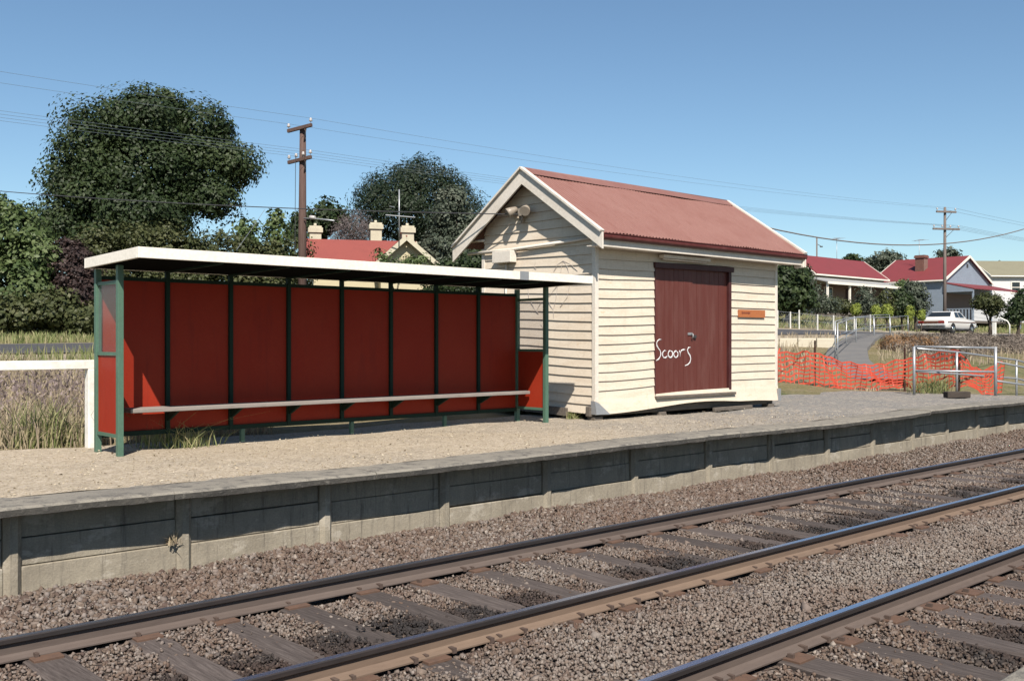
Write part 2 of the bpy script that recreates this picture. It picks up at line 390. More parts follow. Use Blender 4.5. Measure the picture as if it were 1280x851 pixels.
# ------------------------------------------------------------------ camera, sun, sky
cam = bpy.data.cameras.new('camera'); co = bpy.data.objects.new('camera', cam); COL.objects.link(co)
co.location = (0, 0, EYE); co.rotation_euler = (R(90), 0, TH - R(90))
cam.sensor_width = 36; cam.lens = FPX / 1280 * 36; cam.shift_y = (HOR - 425.5) / 1280; cam.clip_end = 3000; cam.clip_start = .05
S.camera = co
QX, MZ = .72, 1.35                                    # sunlight travels (QX, 1, -MZ)
sd = Vector((QX, 1, -MZ)).normalized()
sun = bpy.data.lights.new('sun', 'SUN'); sun.energy = 5.0; sun.angle = R(.5); sun.color = (1, .925, .835)
so = bpy.data.objects.new('sun', sun); COL.objects.link(so); so.location = (-20, -30, 40)
so.rotation_euler = sd.to_track_quat('-Z', 'Y').to_euler()
w = bpy.data.worlds.new('World'); S.world = w; w.use_nodes = True
nt = w.node_tree; bg = nt.nodes['Background']; sky = nt.nodes.new('ShaderNodeTexSky'); sky.sky_type = 'NISHITA'
sky.sun_disc = False; sky.sun_elevation = math.asin(-sd.z); sky.sun_rotation = math.atan2(-sd.x, -sd.y)
sky.altitude = 300; sky.air_density = 1.0; sky.dust_density = .35; sky.ozone_density = 1.2
tn = nt.nodes.new('ShaderNodeMix'); tn.data_type = 'RGBA'; tn.blend_type = 'MULTIPLY'; tn.inputs[0].default_value = 1; tn.inputs[7].default_value = (.87, 1.01, 1.06, 1)
nt.links.new(sky.outputs[0], tn.inputs[6]); nt.links.new(tn.outputs[2], bg.inputs[0]); bg.inputs[1].default_value = .062
S.view_settings.view_transform = 'Standard'; S.view_settings.look = 'None'; S.view_settings.exposure = .9; S.view_settings.gamma = 1

# ------------------------------------------------------------------ ground sheets
def grid_sheet(name, xs, ys, zf, mat, kind='structure', label=None):
    v = [(x, y, zf(x, y)) for y in ys for x in xs]; n = len(xs)
    f = [(j*n+i, j*n+i+1, (j+1)*n+i+1, (j+1)*n+i) for j in range(len(ys)-1) for i in range(n-1)]
    me = bpy.data.meshes.new(name); me.from_pydata(v, [], f); me.materials.append(mat)
    for p in me.polygons: p.use_smooth = True
    o = bpy.data.objects.new(name, me); COL.objects.link(o); tag(o, label, None, None, kind); return o
def frange(a, b, s):
    n = max(1, int(round((b - a) / s))); return [a + (b - a) * i / n for i in range(n + 1)]
xs = [-900, -400, -200, -120] + frange(-80, 110, 2.0) + [130, 160, 220, 400, 900]
ys = [-400, -100, -30, -5, 4, 7.9] + frange(8.5, 34, .75) + frange(36, 70, 2) + [80, 100, 140, 200, 300, 600, 1500]
def zground(x, y):
    b = 0 if y < 12 else .05 * math.sin(x * .9 + 1.3 * math.sin(y * .7)) * math.sin(y * 1.1 + .5 * x)
    return zt(x, y) + b * (1 if not 22 < y < 33 else .2) - (.05 if 22 < y < 33 else 0)
grid_sheet('ground', xs, ys, zground, M['ground'])
grid_sheet('road_shoulder', frange(-80, 160, 2.5), [23.2, 24, 24.6, 31.1, 31.7, 32.2], lambda x, y: zt(x, y) + (.0 if 23.9 < y < 31.9 else -.06), M['shoulder'])
grid_sheet('road', frange(-80, 160, 2.5), [24.7, 26.2, 28, 29.6, 31], lambda x, y: zt(x, y) + .03 + .04 * (1 - ((y - 27.9) / 3.2) ** 2), M['asphalt'])

# ballast bed and loose stones
Y1, Y2, Y3, Y4 = 6.60, 4.93, 3.46, 1.79
ZR = -.64
def zb(x, y):
    t = [(-3, -.82), (1.2, -.78), (1.9, -.803), (3.3, -.803), (4.0, -.775), (4.4, -.775), (5.0, -.803), (6.5, -.803), (7.1, -.775), (7.5, -.71), (8.1, -.62)]
    return interp(t, y) + .012 * math.sin(x * 1.9 + y * 2.3) + .01 * math.sin(x * 4.1 - y * 3.7)
grid_sheet('ballast_bed', frange(-60, 90, .5), frange(-3, 8.05, .25), lambda x, y: zb(x, y) - .012, M['bed'])
rg = np.random.default_rng(3)
def stones(n, x0, x1, y0, y1, smin, smax, dens=None):
    x = rg.uniform(x0, x1, n); y = rg.uniform(y0, y1, n)
    return x, y, rg.uniform(smin, smax, n)
packs = [stones(125000, .6, 11, 1.6, 8.0, .011, .027), stones(52000, 11, 22, 3, 8.15, .018, .036), stones(12000, 1, 12, 6.9, 8.0, .016, .045), stones(350, 1, 14, 2, 7.95, .04, .055)]
X_ = np.concatenate([p[0] for p in packs]); Y_ = np.concatenate([p[1] for p in packs]); S_ = np.concatenate([p[2] for p in packs])
keep = np.ones(len(X_), bool)
for yr in (Y1, Y2, Y3, Y4): keep &= np.abs(Y_ - yr) > .074
SLEEP_FAR = []; x = .35
while x < 24: SLEEP_FAR.append(x + rnd.uniform(-.035, .035)); x += .585
SLEEP_NEAR = []; x = 1.2
while x < 15: SLEEP_NEAR.append(x + rnd.uniform(-.035, .035)); x += .61
onsl = np.zeros(len(X_), bool)
for xs_, yc in ((SLEEP_FAR, (Y1 + Y2) / 2), (SLEEP_NEAR, (Y3 + Y4) / 2)):
    for sx in xs_:
        onsl |= (np.abs(X_ - sx) < .095 + .03 * rg.random(len(X_))) & (np.abs(Y_ - yc) < 1.0)
keep &= ~(onsl & (rg.random(len(X_)) > .07))
X_, Y_, S_ = X_[keep], Y_[keep], S_[keep]; n = len(X_)
Z_ = np.array([zb(a, b) for a, b in zip(X_, Y_)]) + rg.uniform(-.008, .014, n)
on2 = np.zeros(n, bool)
base = np.array([(-1,-1,-1),(1,-1,-1),(1,1,-1),(-1,1,-1),(-1,-1,1),(1,-1,1),(1,1,1),(-1,1,1)], float)
V = base[None] * (1 + rg.uniform(-.5, .2, (n, 8, 3)))
V *= (S_[:, None] * np.stack([rg.uniform(.55, 1.2, n), rg.uniform(.5, 1, n), rg.uniform(.4, .75, n)], 1))[:, None, :] * .62
q = rg.normal(size=(n, 4)); q /= np.linalg.norm(q, axis=1)[:, None]
a, b, c_, d = q.T
Rm = np.stack([np.stack([1-2*(c_*c_+d*d), 2*(b*c_-a*d), 2*(b*d+a*c_)], 1), np.stack([2*(b*c_+a*d), 1-2*(b*b+d*d), 2*(c_*d-a*b)], 1), np.stack([2*(b*d-a*c_), 2*(c_*d+a*b), 1-2*(b*b+c_*c_)], 1)], 1)
V = np.einsum('nij,nkj->nki', Rm, V) + np.stack([X_, Y_, Z_], 1)[:, None, :]
me = bpy.data.meshes.new('ballast'); me.vertices.add(n * 8); me.vertices.foreach_set('co', V.astype(np.float32).ravel())
fq = np.array([(0,3,2,1),(4,5,6,7),(0,1,5,4),(1,2,6,5),(2,3,7,6),(3,0,4,7)])
li = (fq[None] + (np.arange(n) * 8)[:, None, None]).astype(np.int32).ravel()
me.loops.add(len(li)); me.loops.foreach_set('vertex_index', li); me.polygons.add(n * 6)
me.polygons.foreach_set('loop_start', np.arange(0, n * 24, 4, dtype=np.int32)); me.polygons.foreach_set('loop_total', np.full(n * 6, 4, dtype=np.int32))
# dust on the stones: dark oil down the middle of each track, pale dust between the tracks
tn = np.full(n, .45)
for yc in ((Y1 + Y2) / 2 - .25, (Y3 + Y4) / 2 - .1):
    o_ = np.exp(-((Y_ - yc) / .36) ** 2) * np.clip(.72 + .45 * np.sin(X_ * 2.1 + np.sin(X_ * .9) * 2), 0, 1) * rg.uniform(.6, 1.3, n)
    tn -= o_ * .75
tn += .5 * np.exp(-((Y_ - 4.15) / .5) ** 2) * rg.uniform(.2, 1.2, n) + .5 * np.exp(-((Y_ - 6.05) / .34) ** 2) * rg.uniform(0, 1, n)
tn += .42 * np.exp(-((Y_ - 2.0) / .35) ** 2)
at = me.attributes.new('tint', 'FLOAT', 'FACE'); at.data.foreach_set('value', np.repeat(np.clip(tn, 0, 1), 6).astype(np.float32))
me.materials.append(M['ballast']); me.update(); me.validate()
o = bpy.data.objects.new('ballast', me); COL.objects.link(o)
tag(o, 'brown and grey crushed stone ballast round the rails', 'ballast', None, 'stuff')

# rails
def make_rail(Y, label, web='rust_web'):
    root = empty('rail', (0, Y, ZR), 0, label, 'rail', 'rails of the two tracks')
    xs_ = [-60, 90]
    pf = [(-.069, -.158), (-.069, -.147), (-.022, -.132), (-.009, -.118), (-.009, -.048), (-.034, -.036), (-.034, -.008), (-.026, 0), (.026, 0), (.034, -.008), (.034, -.036), (.009, -.048), (.009, -.118), (.022, -.132), (.069, -.147), (.069, -.158)]
    pf = [(y * .92, z * .86) for y, z in pf]
    mi = [2, 2, 2, 2, 2, 1, 1, 0, 1, 1, 2, 2, 2, 2, 2, 2]
    mb = MB(); nP = len(pf); o_ = 0
    mb.v = [(x, y, z) for x in xs_ for y, z in pf]
    for i in range(nP):
        j = (i + 1) % nP
        mb.f.append([i, j, nP + j, nP + i][::-1]); mb.m.append(mi[i]); mb.sm.append(False)
    mb.build('rail_section', [M['railtop'], M['rail_side'], M[web]], root, world=False)
    return root
rails = [make_rail(Y1, 'rusty rail nearest the platform wall, with a dark polished top'), make_rail(Y2, 'rusty rail in the middle of the picture, nearer rail of the track beside the platform', 'rust_tan'),
         make_rail(Y3, 'rail with a bright blue polished top at the bottom right'), make_rail(Y4, 'closest rail of the nearest track, at the lower right edge')]
# clips that hold the rail beside some sleepers
def rail_clips(root, Y, xs_):
    for sx in xs_:
        for s in (-1, 1):
            if rnd.random() < .3:
                mb = MB(); x = sx + s * .15 - 0
                mb.box((x - .014, -.074, -.142), (x + .014, -.02, -.108))
                mb.build('rail_clip', M['rust'], root, world=False)
rail_clips(rails[0], Y1, SLEEP_FAR[2:28]); rail_clips(rails[1], Y2, SLEEP_FAR[2:28]); rail_clips(rails[2], Y3, SLEEP_NEAR[2:14])
# sleepers
def make_sleeper(name, label, group):
    root = empty(name, (0, 0, 0), 0, label, 'sleeper', group)
    mb = MB(); nx = 9
    Ys = frange(-1.35, 1.35, .3); r2 = random.Random(5)
    prof = [(-.12, -.2), (-.125, -.01), (-.11, 0), (-.04, .002), (.04, -.003), (.11, 0), (.125, -.01), (.12, -.2)]
    for y in Ys:
        for (x, z) in prof: mb.v.append((x + r2.uniform(-.006, .006), y, z + r2.uniform(-.005, .004)))
    nP = len(prof)
    for i in range(len(Ys) - 1):
        for j in range(nP - 1):
            mb.f.append([i*nP+j, i*nP+j+1, (i+1)*nP+j+1, (i+1)*nP+j][::-1]); mb.m.append(0); mb.sm.append(False)
    mb.f.append(list(range(nP))); mb.f.append([(len(Ys)-1)*nP + j for j in range(nP)][::-1]); mb.m += [0, 0]; mb.sm += [False, False]
    mb.build('timber', M['sleeper'], root, world=False)
    for s in (-1, 1):
        y = s * .835
        p = MB(); p.box((-.09, y - .17, -.005), (.09, y + .17, .016)); p.build('tie_plate', M['orange_rust'], root, world=False, bevel=.003)
        for k, xx in ((-1, -.05), (1, .05)):
            q_ = MB(); q_.box((xx - .012, y + k * .085 - .02, .016), (xx + .012, y + k * .085 + .02, .04)); q_.build('spike', M['rust'], root, world=False)
    return root
def lay(proto, xs_, Y):
    for i, sx in enumerate(xs_):
        o = proto if i == 0 else copy_tree(proto)
        o.location = (sx, Y + rnd.uniform(-.05, .05), ZR - .136 - .014 + rnd.uniform(-.006, .004)); o.rotation_euler.z = rnd.uniform(-.025, .025)
lay(make_sleeper('sleeper', 'weathered dark timber sleeper under the track beside the platform', 'sleepers of the platform track'), SLEEP_FAR, (Y1 + Y2) / 2)
lay(make_sleeper('sleeper', 'weathered dark timber sleeper under the nearest track at bottom right', 'sleepers of the nearest track'), SLEEP_NEAR, (Y3 + Y4) / 2)

# ------------------------------------------------------------------ platform
YW = 7.82
def yw(x): return YW + .2 * sm(13, 21, x)
def yedge(x): return 7.49 + .025 * math.sin(x * .45 + .6) + .2 * sm(13, 21, x) + .012 * math.sin(x * 3.1)
def zedge(x): return .012 * math.sin(x * .8) - .45 * sm(22, 30, x)
def zplat(x, y):
    return zedge(x) + .008 * math.sin(x * 2.3 + y * 1.7) + .006 * math.sin(x * 5.1 - y * 3)
def ps(x, v):   # y of a platform grid line
    y0 = yedge(x) + .48; y1 = 11.55 + 1.1 * sm(14, 18, x)
    return y0 + (y1 - y0) * v
xs = [-60, -30, -12] + frange(-6, 26, .4) + [28, 30, 40]
vv = frange(0, 1, .08)
me = bpy.data.meshes.new('platform_surface'); nX = len(xs)
me.from_pydata([(x, ps(x, v), zplat(x, ps(x, v)) - .006) for v in vv for x in xs], [], [(j*nX+i, j*nX+i+1, (j+1)*nX+i+1, (j+1)*nX+i) for j in range(len(vv)-1) for i in range(nX-1)])
me.materials.append(M['gravel'])
for p in me.polygons: p.use_smooth = True
o = bpy.data.objects.new('platform', me); COL.objects.link(o); tag(o, None, None, None, 'structure')
# loose chips on the platform
chips = 4500
cx = rg.uniform(2.0, 15, chips); cv = rg.random(chips) ** 1.3
cy = np.array([ps(a, b) for a, b in zip(cx, cv)]); cs = rg.uniform(.004, .012, chips)
tri = rg.normal(size=(chips, 4, 3)) * cs[:, None, None] * .8; tri[:, :, 2] = np.abs(tri[:, :, 2])
tri += np.stack([cx, cy, np.array([zplat(a, b) for a, b in zip(cx, cy)])], 1)[:, None, :]
tri = tri[:, [0,1,2, 0,2,3, 0,3,1, 1,3,2], :].reshape(-1, 3)
m = NT('tan stone chips'); g = m.n('ShaderNodeNewGeometry'); at = m.n('ShaderNodeAttribute', attribute_name='tint')
M['chips'] = m.set(m.ramp(at.outputs['Fac'], [(0, (.22, .17, .12)), (.5, (.42, .34, .23)), (1, (.62, .55, .42))]), .9, 0, .1)
o = np_mesh('loose_gravel', tri, 3, M['chips'], None, np.repeat(rg.random(chips), 4)); tag(o, 'loose tan stone chips lying on the platform', 'gravel', None, 'stuff')

wall = empty('platform_wall', (6, YW, -.6), 0, 'concrete platform wall of stacked panels between posts under a lichen stained coping', 'wall')
posts = [onY(px, 600, YW).x for px in (14, 228, 405, 554, 682, 791, 884, 962, 1032, 1091, 1144)]
stp = posts[-1] - posts[-2]
pre = [posts[0] - 1.42 * k for k in range(6, 0, -1)]; posts = pre + posts + [posts[-1] + 1.42 * k for k in range(1, 9)]
for i, x in enumerate(posts):
    mb = MB(); ch = .035
    w_ = yw(x); poly = [(x - .062, w_ + .1, 0), (x - .062, w_ - .06 + ch, 0), (x - .062 + ch, w_ - .06, 0), (x + .062 - ch, w_ - .06, 0), (x + .062, w_ - .06 + ch, 0), (x + .062, w_ + .1, 0)]
    mb.prism([(p[0], p[1], -1.1) for p in poly][::-1], (0, 0, 1.1 - .068 + zedge(x)))
    mb.build('post', M['wall_conc'], wall)
    if i + 1 < len(posts):
        x1 = posts[i + 1]; zt_ = -.068 + zedge(x)
        for k in range(3):
            h = .205; z1 = zt_ - k * h; z0 = z1 - h + .003
            if k == 2: z0 = -1.05
            dy = yw((x + x1) / 2) - YW + rnd.uniform(-.006, .006) - (0, .006, .028)[k]
            dz = rnd.uniform(-.006, .006)
            mb = MB(); mb.box((x + .064, YW + dy, z0 + dz), (x1 - .064, YW + dy + .09, z1 + dz - .004)); mb.build('panel', M['wall_conc'], wall, bevel=.006)
# coping slabs
x = -40.0
xb = [-60, -20] + frange(-8, 26, 1.9) + [34]
for i in range(len(xb) - 1):
    a, b = xb[i] + .003, xb[i + 1] - .003
    seg = frange(a, b, .16 if b - a < 3 else 5); mb = MB(); r2 = random.Random(i)
    rows = []
    dzs = r2.uniform(-.006, .006)
    for x in seg:
        ye = yedge(x) + r2.uniform(-.007, .007) + (.03 if r2.random() < .05 else 0); z = zedge(x) + dzs
        rows.append([(x, ye + .012, z - .064 + r2.uniform(-.006, .004)), (x, ye, z - .018), (x, ye + .02, z), (x, ye + .25, z + .004), (x, ye + .56, z - .004), (x, ye + .56, z - .064)])
    o_ = len(mb.v)
    for r_ in rows: mb.v += r_
    for s_ in range(len(rows) - 1):
        for j in range(6):
            k = (j + 1) % 6
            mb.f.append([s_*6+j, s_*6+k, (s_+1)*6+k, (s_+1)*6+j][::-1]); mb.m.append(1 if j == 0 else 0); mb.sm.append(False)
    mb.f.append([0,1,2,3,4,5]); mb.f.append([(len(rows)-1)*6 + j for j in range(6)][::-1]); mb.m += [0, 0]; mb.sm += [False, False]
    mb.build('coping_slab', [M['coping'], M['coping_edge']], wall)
# earth behind the wall so nothing shows through
mb = MB(); mb.box((-60, YW + .3, -1.2), (40, YW + .5, -.08)); o = mb.build('platform_fill', M['bed']); tag(o, None, None, None, 'structure')

# edge of the platform on this side of the line (only a corner of it shows)
mb = MB(); xs_ = frange(-14, 30, .25); r2 = random.Random(77)
for x in xs_:
    e = 1.25 + r2.uniform(-.008, .008); mb.v += [(x, e + .01, .06), (x, e, .13), (x, e - .025, .15), (x, -7, .15), (x, -7, .06)]
for i in range(len(xs_) - 1):
    for j in range(5):
        k = (j + 1) % 5; mb.f.append([i*5+j, (i+1)*5+j, (i+1)*5+k, i*5+k]); mb.m.append(0); mb.sm.append(False)
o_ = len(mb.v); mb.box((-14, 1.1, -1.1), (30, 1.2, .058))
o = mb.build('near_platform', M['coping']); tag(o, None, None, None, 'structure')

# ------------------------------------------------------------------ passenger shelter
YF, YB = 10.2, 10.8
XL, XR = 3.95, 10.03
SH = empty('platform_shelter', (7, 10.5, 0), 0, 'open red and green waiting shelter with a flat white edged roof and long bench', 'shelter')
pw = .03
def rz_under(y): return 1.965 - .028 * (y - 9.44) / 1.4
def pst(x, y, z0, z1, w=pw, mat='green_post'):
    mb = MB(); mb.box((x - w, y - w, z0), (x + w, y + w, z1)); return mb.build('post', M[mat], SH, bevel=.004)
for x in (XL, XR):
    pst(x, YF, 0, rz_under(YF)); pst(x, YB, 0, rz_under(YB))
bays = frange(XL, XR, (XR - XL) / 8)
for i, x in enumerate(bays):
    if 0 < i < 8: pst(x, YB - .004, .15, rz_under(YB), .024, 'green_shaded')
    if i in (2, 4, 6): pst(x + .15, YB - .0, 0, .15, .024)
    if i < 8:
        mb = MB(); mb.box((x + .026, YB + .006, .2), (bays[i+1] - .026, YB + .018, 1.83)); mb.build('back_panel', M['red_panel'], SH)
for (z0, z1) in ((.15, .2), (1.83, 1.87)):
    mb = MB(); mb.box((XL + .031, YB - .02, z0), (XR - .031, YB + .024, z1)); mb.build('rail', M['green_shaded'], SH)
for x in (XL, XR):
    for z in (.205, 1.045, 1.78):
        mb = MB(); mb.box((x - .018, YF + .031, z - .018), (x + .018, YB - .031, z + .018)); mb.build('rail', M['green_post'], SH)
    mb = MB(); mb.box((x - .006, YF + .031, .223), (x + .006, YB - .031, 1.027)); mb.build('side_panel', M['red_panel'], SH)
g = NT('clear shelter pane'); g.b.inputs['Base Color'].default_value = (.95, .95, .97, 1); g.b.inputs['Roughness'].default_value = .06
g.b.inputs['Transmission Weight'].default_value = 1; g.b.inputs['IOR'].default_value = 1.02
tr = g.n('ShaderNodeBsdfTransparent'); gl = g.n('ShaderNodeBsdfGlossy'); gl.inputs['Roughness'].default_value = .1; df = g.n('ShaderNodeBsdfDiffuse'); df.inputs['Color'].default_value = (.6, .6, .62, 1)
tr.inputs['Color'].default_value = (.93, .93, .94, 1)
m1 = g.n('ShaderNodeMixShader'); m1.inputs[0].default_value = .03; g.l(tr.outputs[0], m1.inputs[1]); g.l(df.outputs[0], m1.inputs[2])
m2 = g.n('ShaderNodeMixShader'); m2.inputs[0].default_value = .07; g.l(m1.outputs[0], m2.inputs[1]); g.l(gl.outputs[0], m2.inputs[2]); g.l(m2.outputs[0], g.out.inputs['Surface'])
M['pane'] = g.mat
for x in (XL, XR):
    mb = MB(); mb.box((x - .003, YF + .031, 1.063), (x + .003, YB - .031, 1.762)); mb.build('side_pane', M['pane'], SH)
# roof: lining, four fascia boards, sheet on top
RX0, RX1, RY0, RY1 = 3.83, 10.2, 9.44, 10.86
ZF1, ZB1 = 2.078, 2.05
def slab(mb, x0, x1, y0, y1, zf, zb_, th, mi=0):
    f = lambda y: zf + (zb_ - zf) * (y - RY0) / (RY1 - RY0)
    P = [(x0, y0, f(y0) - th), (x1, y0, f(y0) - th), (x1, y1, f(y1) - th), (x0, y1, f(y1) - th), (x0, y0, f(y0)), (x1, y0, f(y0)), (x1, y1, f(y1)), (x0, y1, f(y1))]
    o = len(mb.v); mb.v += P
    for q in ((0,3,2,1),(4,5,6,7),(0,1,5,4),(1,2,6,5),(2,3,7,6),(3,0,4,7)): mb.f.append([o+i for i in q]); mb.m.append(mi); mb.sm.append(False)
rf = MB(); slab(rf, RX0 + .032, RX1 - .032, RY0 + .032, RY1 - .032, ZF1 - .03, ZB1 - .03, .07)
RO = rf.build('roof', M['roof_under'], SH)
for (x0, x1, y0, y1) in ((RX0, RX1, RY0, RY0 + .03), (RX0, RX0 + .03, RY0 + .031, RY1 - .031), (RX1 - .03, RX1, RY0 + .031, RY1 - .031), (RX0, RX1, RY1 - .03, RY1)):
    mb = MB(); slab(mb, x0, x1, y0, y1, ZF1, ZB1, .105); mb.build('fascia', M['white_trim'], RO, bevel=.003)
xp = onY(650, 340, RY0).x; xq = onY(661, 340, RY0).x
mb = MB(); mb.box((xp, RY0 - .003, ZF1 - .107), (xq, RY0 - .0005, ZF1 + .002)); mb.build('fascia_patch', M['tin_patch'], RO)
# joists under the roof
for i in range(1, 8):
    mb = MB(); x = bays[i]; slab(mb, x - .018, x + .018, RY0 + .034, RY1 - .034, ZF1 - .101, ZB1 - .101, .02); mb.build('joist', M['green_shaded'], RO)
# bench
mb = MB(); mb.box((4.17, 10.47, .415), (9.98, 10.745, .46)); mb.build('bench_seat', M['bench_wood'], SH, bevel=.006)
for i in range(1, 8):
    x = bays[i] + .0; mb = MB()
    mb.prism([(x - .015, 10.5, .413), (x - .015, 10.77, .413), (x - .015, 10.77, .3), (x - .015, 10.74, .3)], (.03, 0, 0)); mb.build('bench_bracket', M['green_shaded'], SH)
# ------------------------------------------------------------------ goods shed
SX0, SX1, SY0, SY1 = 11.04, 15.86, 10.17, 12.70
RIDY = 11.515; EX0, EX1 = 10.80, 16.28
APEX, EAVE = 3.88, 2.765; EYF, EYB = 9.83, 13.20
PIT = (APEX - EAVE) / (RIDY - EYF)
SHED = empty('goods_shed', (13.5, 11.5, 0), 0, 'small cream weatherboard shed with a faded red corrugated gable roof and maroon double doors', 'shed')
def sag(x, y, z):
    dx, dy = x - SX0, y - SY0
    k = math.exp(-(dx / 1.6) ** 2 - (dy / 1.3) ** 2)
    return (x, y, z - .075 * k * min(1, max(.0, (3.2 - z) / 1.2)))
def sagged(mb):
    mb.v = [sag(*v) for v in mb.v]; return mb
BS = .139
def boards(mb, mode, c, a0f, a1f, z0, n, sgn, seed=0, stop=99):
    r2 = random.Random(seed)
    for i in range(n):
        zb_ = z0 + i * BS; zt_ = min(zb_ + BS + .012, stop + .02)
        if zb_ >= stop: break
        a0, a1 = a0f(zb_ + .02), a1f(zb_ + .02); b0, b1 = a0f(zt_), a1f(zt_)
        if a1 - a0 < .04: continue
        ns = max(2, int((a1 - a0) / .32)); ph = r2.uniform(0, 6); am = r2.uniform(.001, .0055)
        def pt(t, top, out):
            lo, hi = (b0, b1) if top else (a0, a1)
            if hi < lo: lo = hi = (lo + hi) / 2
            a = lo + (hi - lo) * t; aa = a0 + (a1 - a0) * t
            z = (zt_ if top else zb_ + am * math.sin(aa * 2.2 + ph) + .002 * math.sin(aa * 7 + ph * 2))
            o = c + sgn * out
            return (a, o, z) if mode == 'x' else (o, a, z)
        for s in range(ns):
            t0, t1 = s / ns, (s + 1) / ns
            q = [pt(t0, 0, .026), pt(t1, 0, .026), pt(t1, 1, .006), pt(t0, 1, .006)]
            u = [pt(t0, 0, -.004), pt(t1, 0, -.004), pt(t1, 0, .026), pt(t0, 0, .026)]
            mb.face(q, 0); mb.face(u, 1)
DX0, DX1, DZ0, DZ1 = 12.41, 14.45, .31, 2.45
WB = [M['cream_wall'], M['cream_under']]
mb = MB()
boards(mb, 'x', SY0, lambda z: SX0 + .02, lambda z: DX0, .37, 20, -1, 1, 2.75)
boards(mb, 'x', SY0, lambda z: DX1, lambda z: SX1 - .02, .37, 20, -1, 2, 2.75)
boards(mb, 'x', SY0, lambda z: DX0, lambda z: DX1, .37 + 15 * BS, 5, -1, 3, 2.75)
sagged(mb).build('front_wall', WB, SHED)
mb = MB()
hw = lambda z: max(0, (APEX - .06 - z) / PIT)
boards(mb, 'y', SX0, lambda z: max(SY0 + .02, RIDY - hw(z)), lambda z: min(SY1 - .02, RIDY + hw(z)), .30 - BS, 27, -1, 4, 3.8)
# a hole where the lowest board has gone near the corner
sagged(mb).build('gable_wall', WB, SHED)
mb = MB()
boards(mb, 'y', SX1, lambda z: max(SY0 + .02, RIDY - hw(z)), lambda z: min(SY1 - .02, RIDY + hw(z)), .30, 26, 1, 5, 3.8)
mb.build('end_wall', WB, SHED)
mb = MB(); boards(mb, 'x', SY1, lambda z: SX0 + .02, lambda z: SX1 - .02, .30, 18, 1, 6, 2.75); mb.build('rear_wall', WB, SHED)
mb = MB(); mb.box((SX0 + .03, SY0 + .03, .25), (SX1 - .03, SY1 - .03, .3)); mb.build('floor', M['dark_wood'], SHED)
for (x, y, sx, sy) in ((SX0, SY0, 1, 1), (SX1, SY0, -1, 1), (SX0, SY1, 1, -1), (SX1, SY1, -1, -1)):
    mb = MB(); x0 = x - sx * .032; y0 = y - sy * .032
    n_ = 10
    mb.box((min(x0, x + sx*.04), min(y0, y + sy*.04), .3 if sx > 0 and sy > 0 else .2), (max(x0, x + sx*.04), max(y0, y + sy*.04), 2.72 ))
    sagged(mb).build('corner_board', M['cream_trim'], SHED, bevel=.004)
# wide base board, leaning out, with a kink towards its right end
mb = MB(); xs_ = frange(SX0 - .06, SX1 + .04, .25); rows = []
def base_bottom(x): return .155 - .045 * sm(SX0, SX0 + 1.5, x) * 0 - .02 * sm(14.0, 14.8, x) + .03 * math.exp(-((x - 13.4) / .9) ** 2) - .03 * sm(15, 16, x)
for x in xs_: rows.append([(x, SY0 - .028, .375), (x, SY0 - .075, base_bottom(x)), (x, SY0 - .05, base_bottom(x) - .002), (x, SY0 - .004, .372)])
for r_ in rows: mb.v += r_
for i in range(len(rows) - 1):
    for j in range(4):
        k = (j + 1) % 4; mb.f.append([i*4+j, i*4+k, (i+1)*4+k, (i+1)*4+j]); mb.m.append(0); mb.sm.append(False)
mb.f.append([0,1,2,3]); mb.f.append([(len(rows)-1)*4 + j for j in (3,2,1,0)]); mb.m += [0,0]; mb.sm += [False, False]
sagged(mb).build('base_board', M['cream_wall'], SHED)
mb = MB(); mb.face([(SX0 - .063, SY0 - .080, .16), (SX0 + .25, SY0 - .080, .15), (SX0 + .02, SY0 - .052, .33), (SX0 - .063, SY0 - .05, .36)]); mb.face([(SX0 - .066, SY0 - .08, .16), (SX0 - .066, SY0 - .05, .36), (SX0 - .066, SY0 + .03, .36), (SX0 - .066, SY0 + .03, .16)])
sagged(mb).build('corner_flashing', M['tin_patch'], SHED)
mb = MB(); mb.box((SX1 - .02, SY0 - .085, .1), (SX1 + .06, SY0 - .05, .32)); mb.build('corner_flashing', M['tin_patch'], SHED)
# bearers and stumps under the floor
for y in (SY0 + .02, RIDY, SY1 - .1):
    mb = MB(); mb.box((SX0 - .1, y, .05), (SX1 - .05, y + .09, .2)); mb.build('bearer', M['old_wood'], SHED, bevel=.01)
for x in (SX0 + .05, 12.6, 14.3, 15.7):
    for y in (SY0 + .03, SY1 - .1):
        mb = MB(); mb.box((x - .09, y - .06, -.05), (x + .09, y + .1, .05)); mb.build('stump', M['old_wood'], SHED, bevel=.01)
mb = MB(); mb.bar((SX0 - .1, SY0 + .5, .1), (SX0 - .06, SY1, .16), .05, .12); mb.build('bearer', M['old_wood'], SHED)
mb = MB(); mb.box((13.9, SY0 - .1, .0), (15.0, SY0 - .04, .06)); mb.build('packing_timber', M['old_wood'], SHED, bevel=.008)
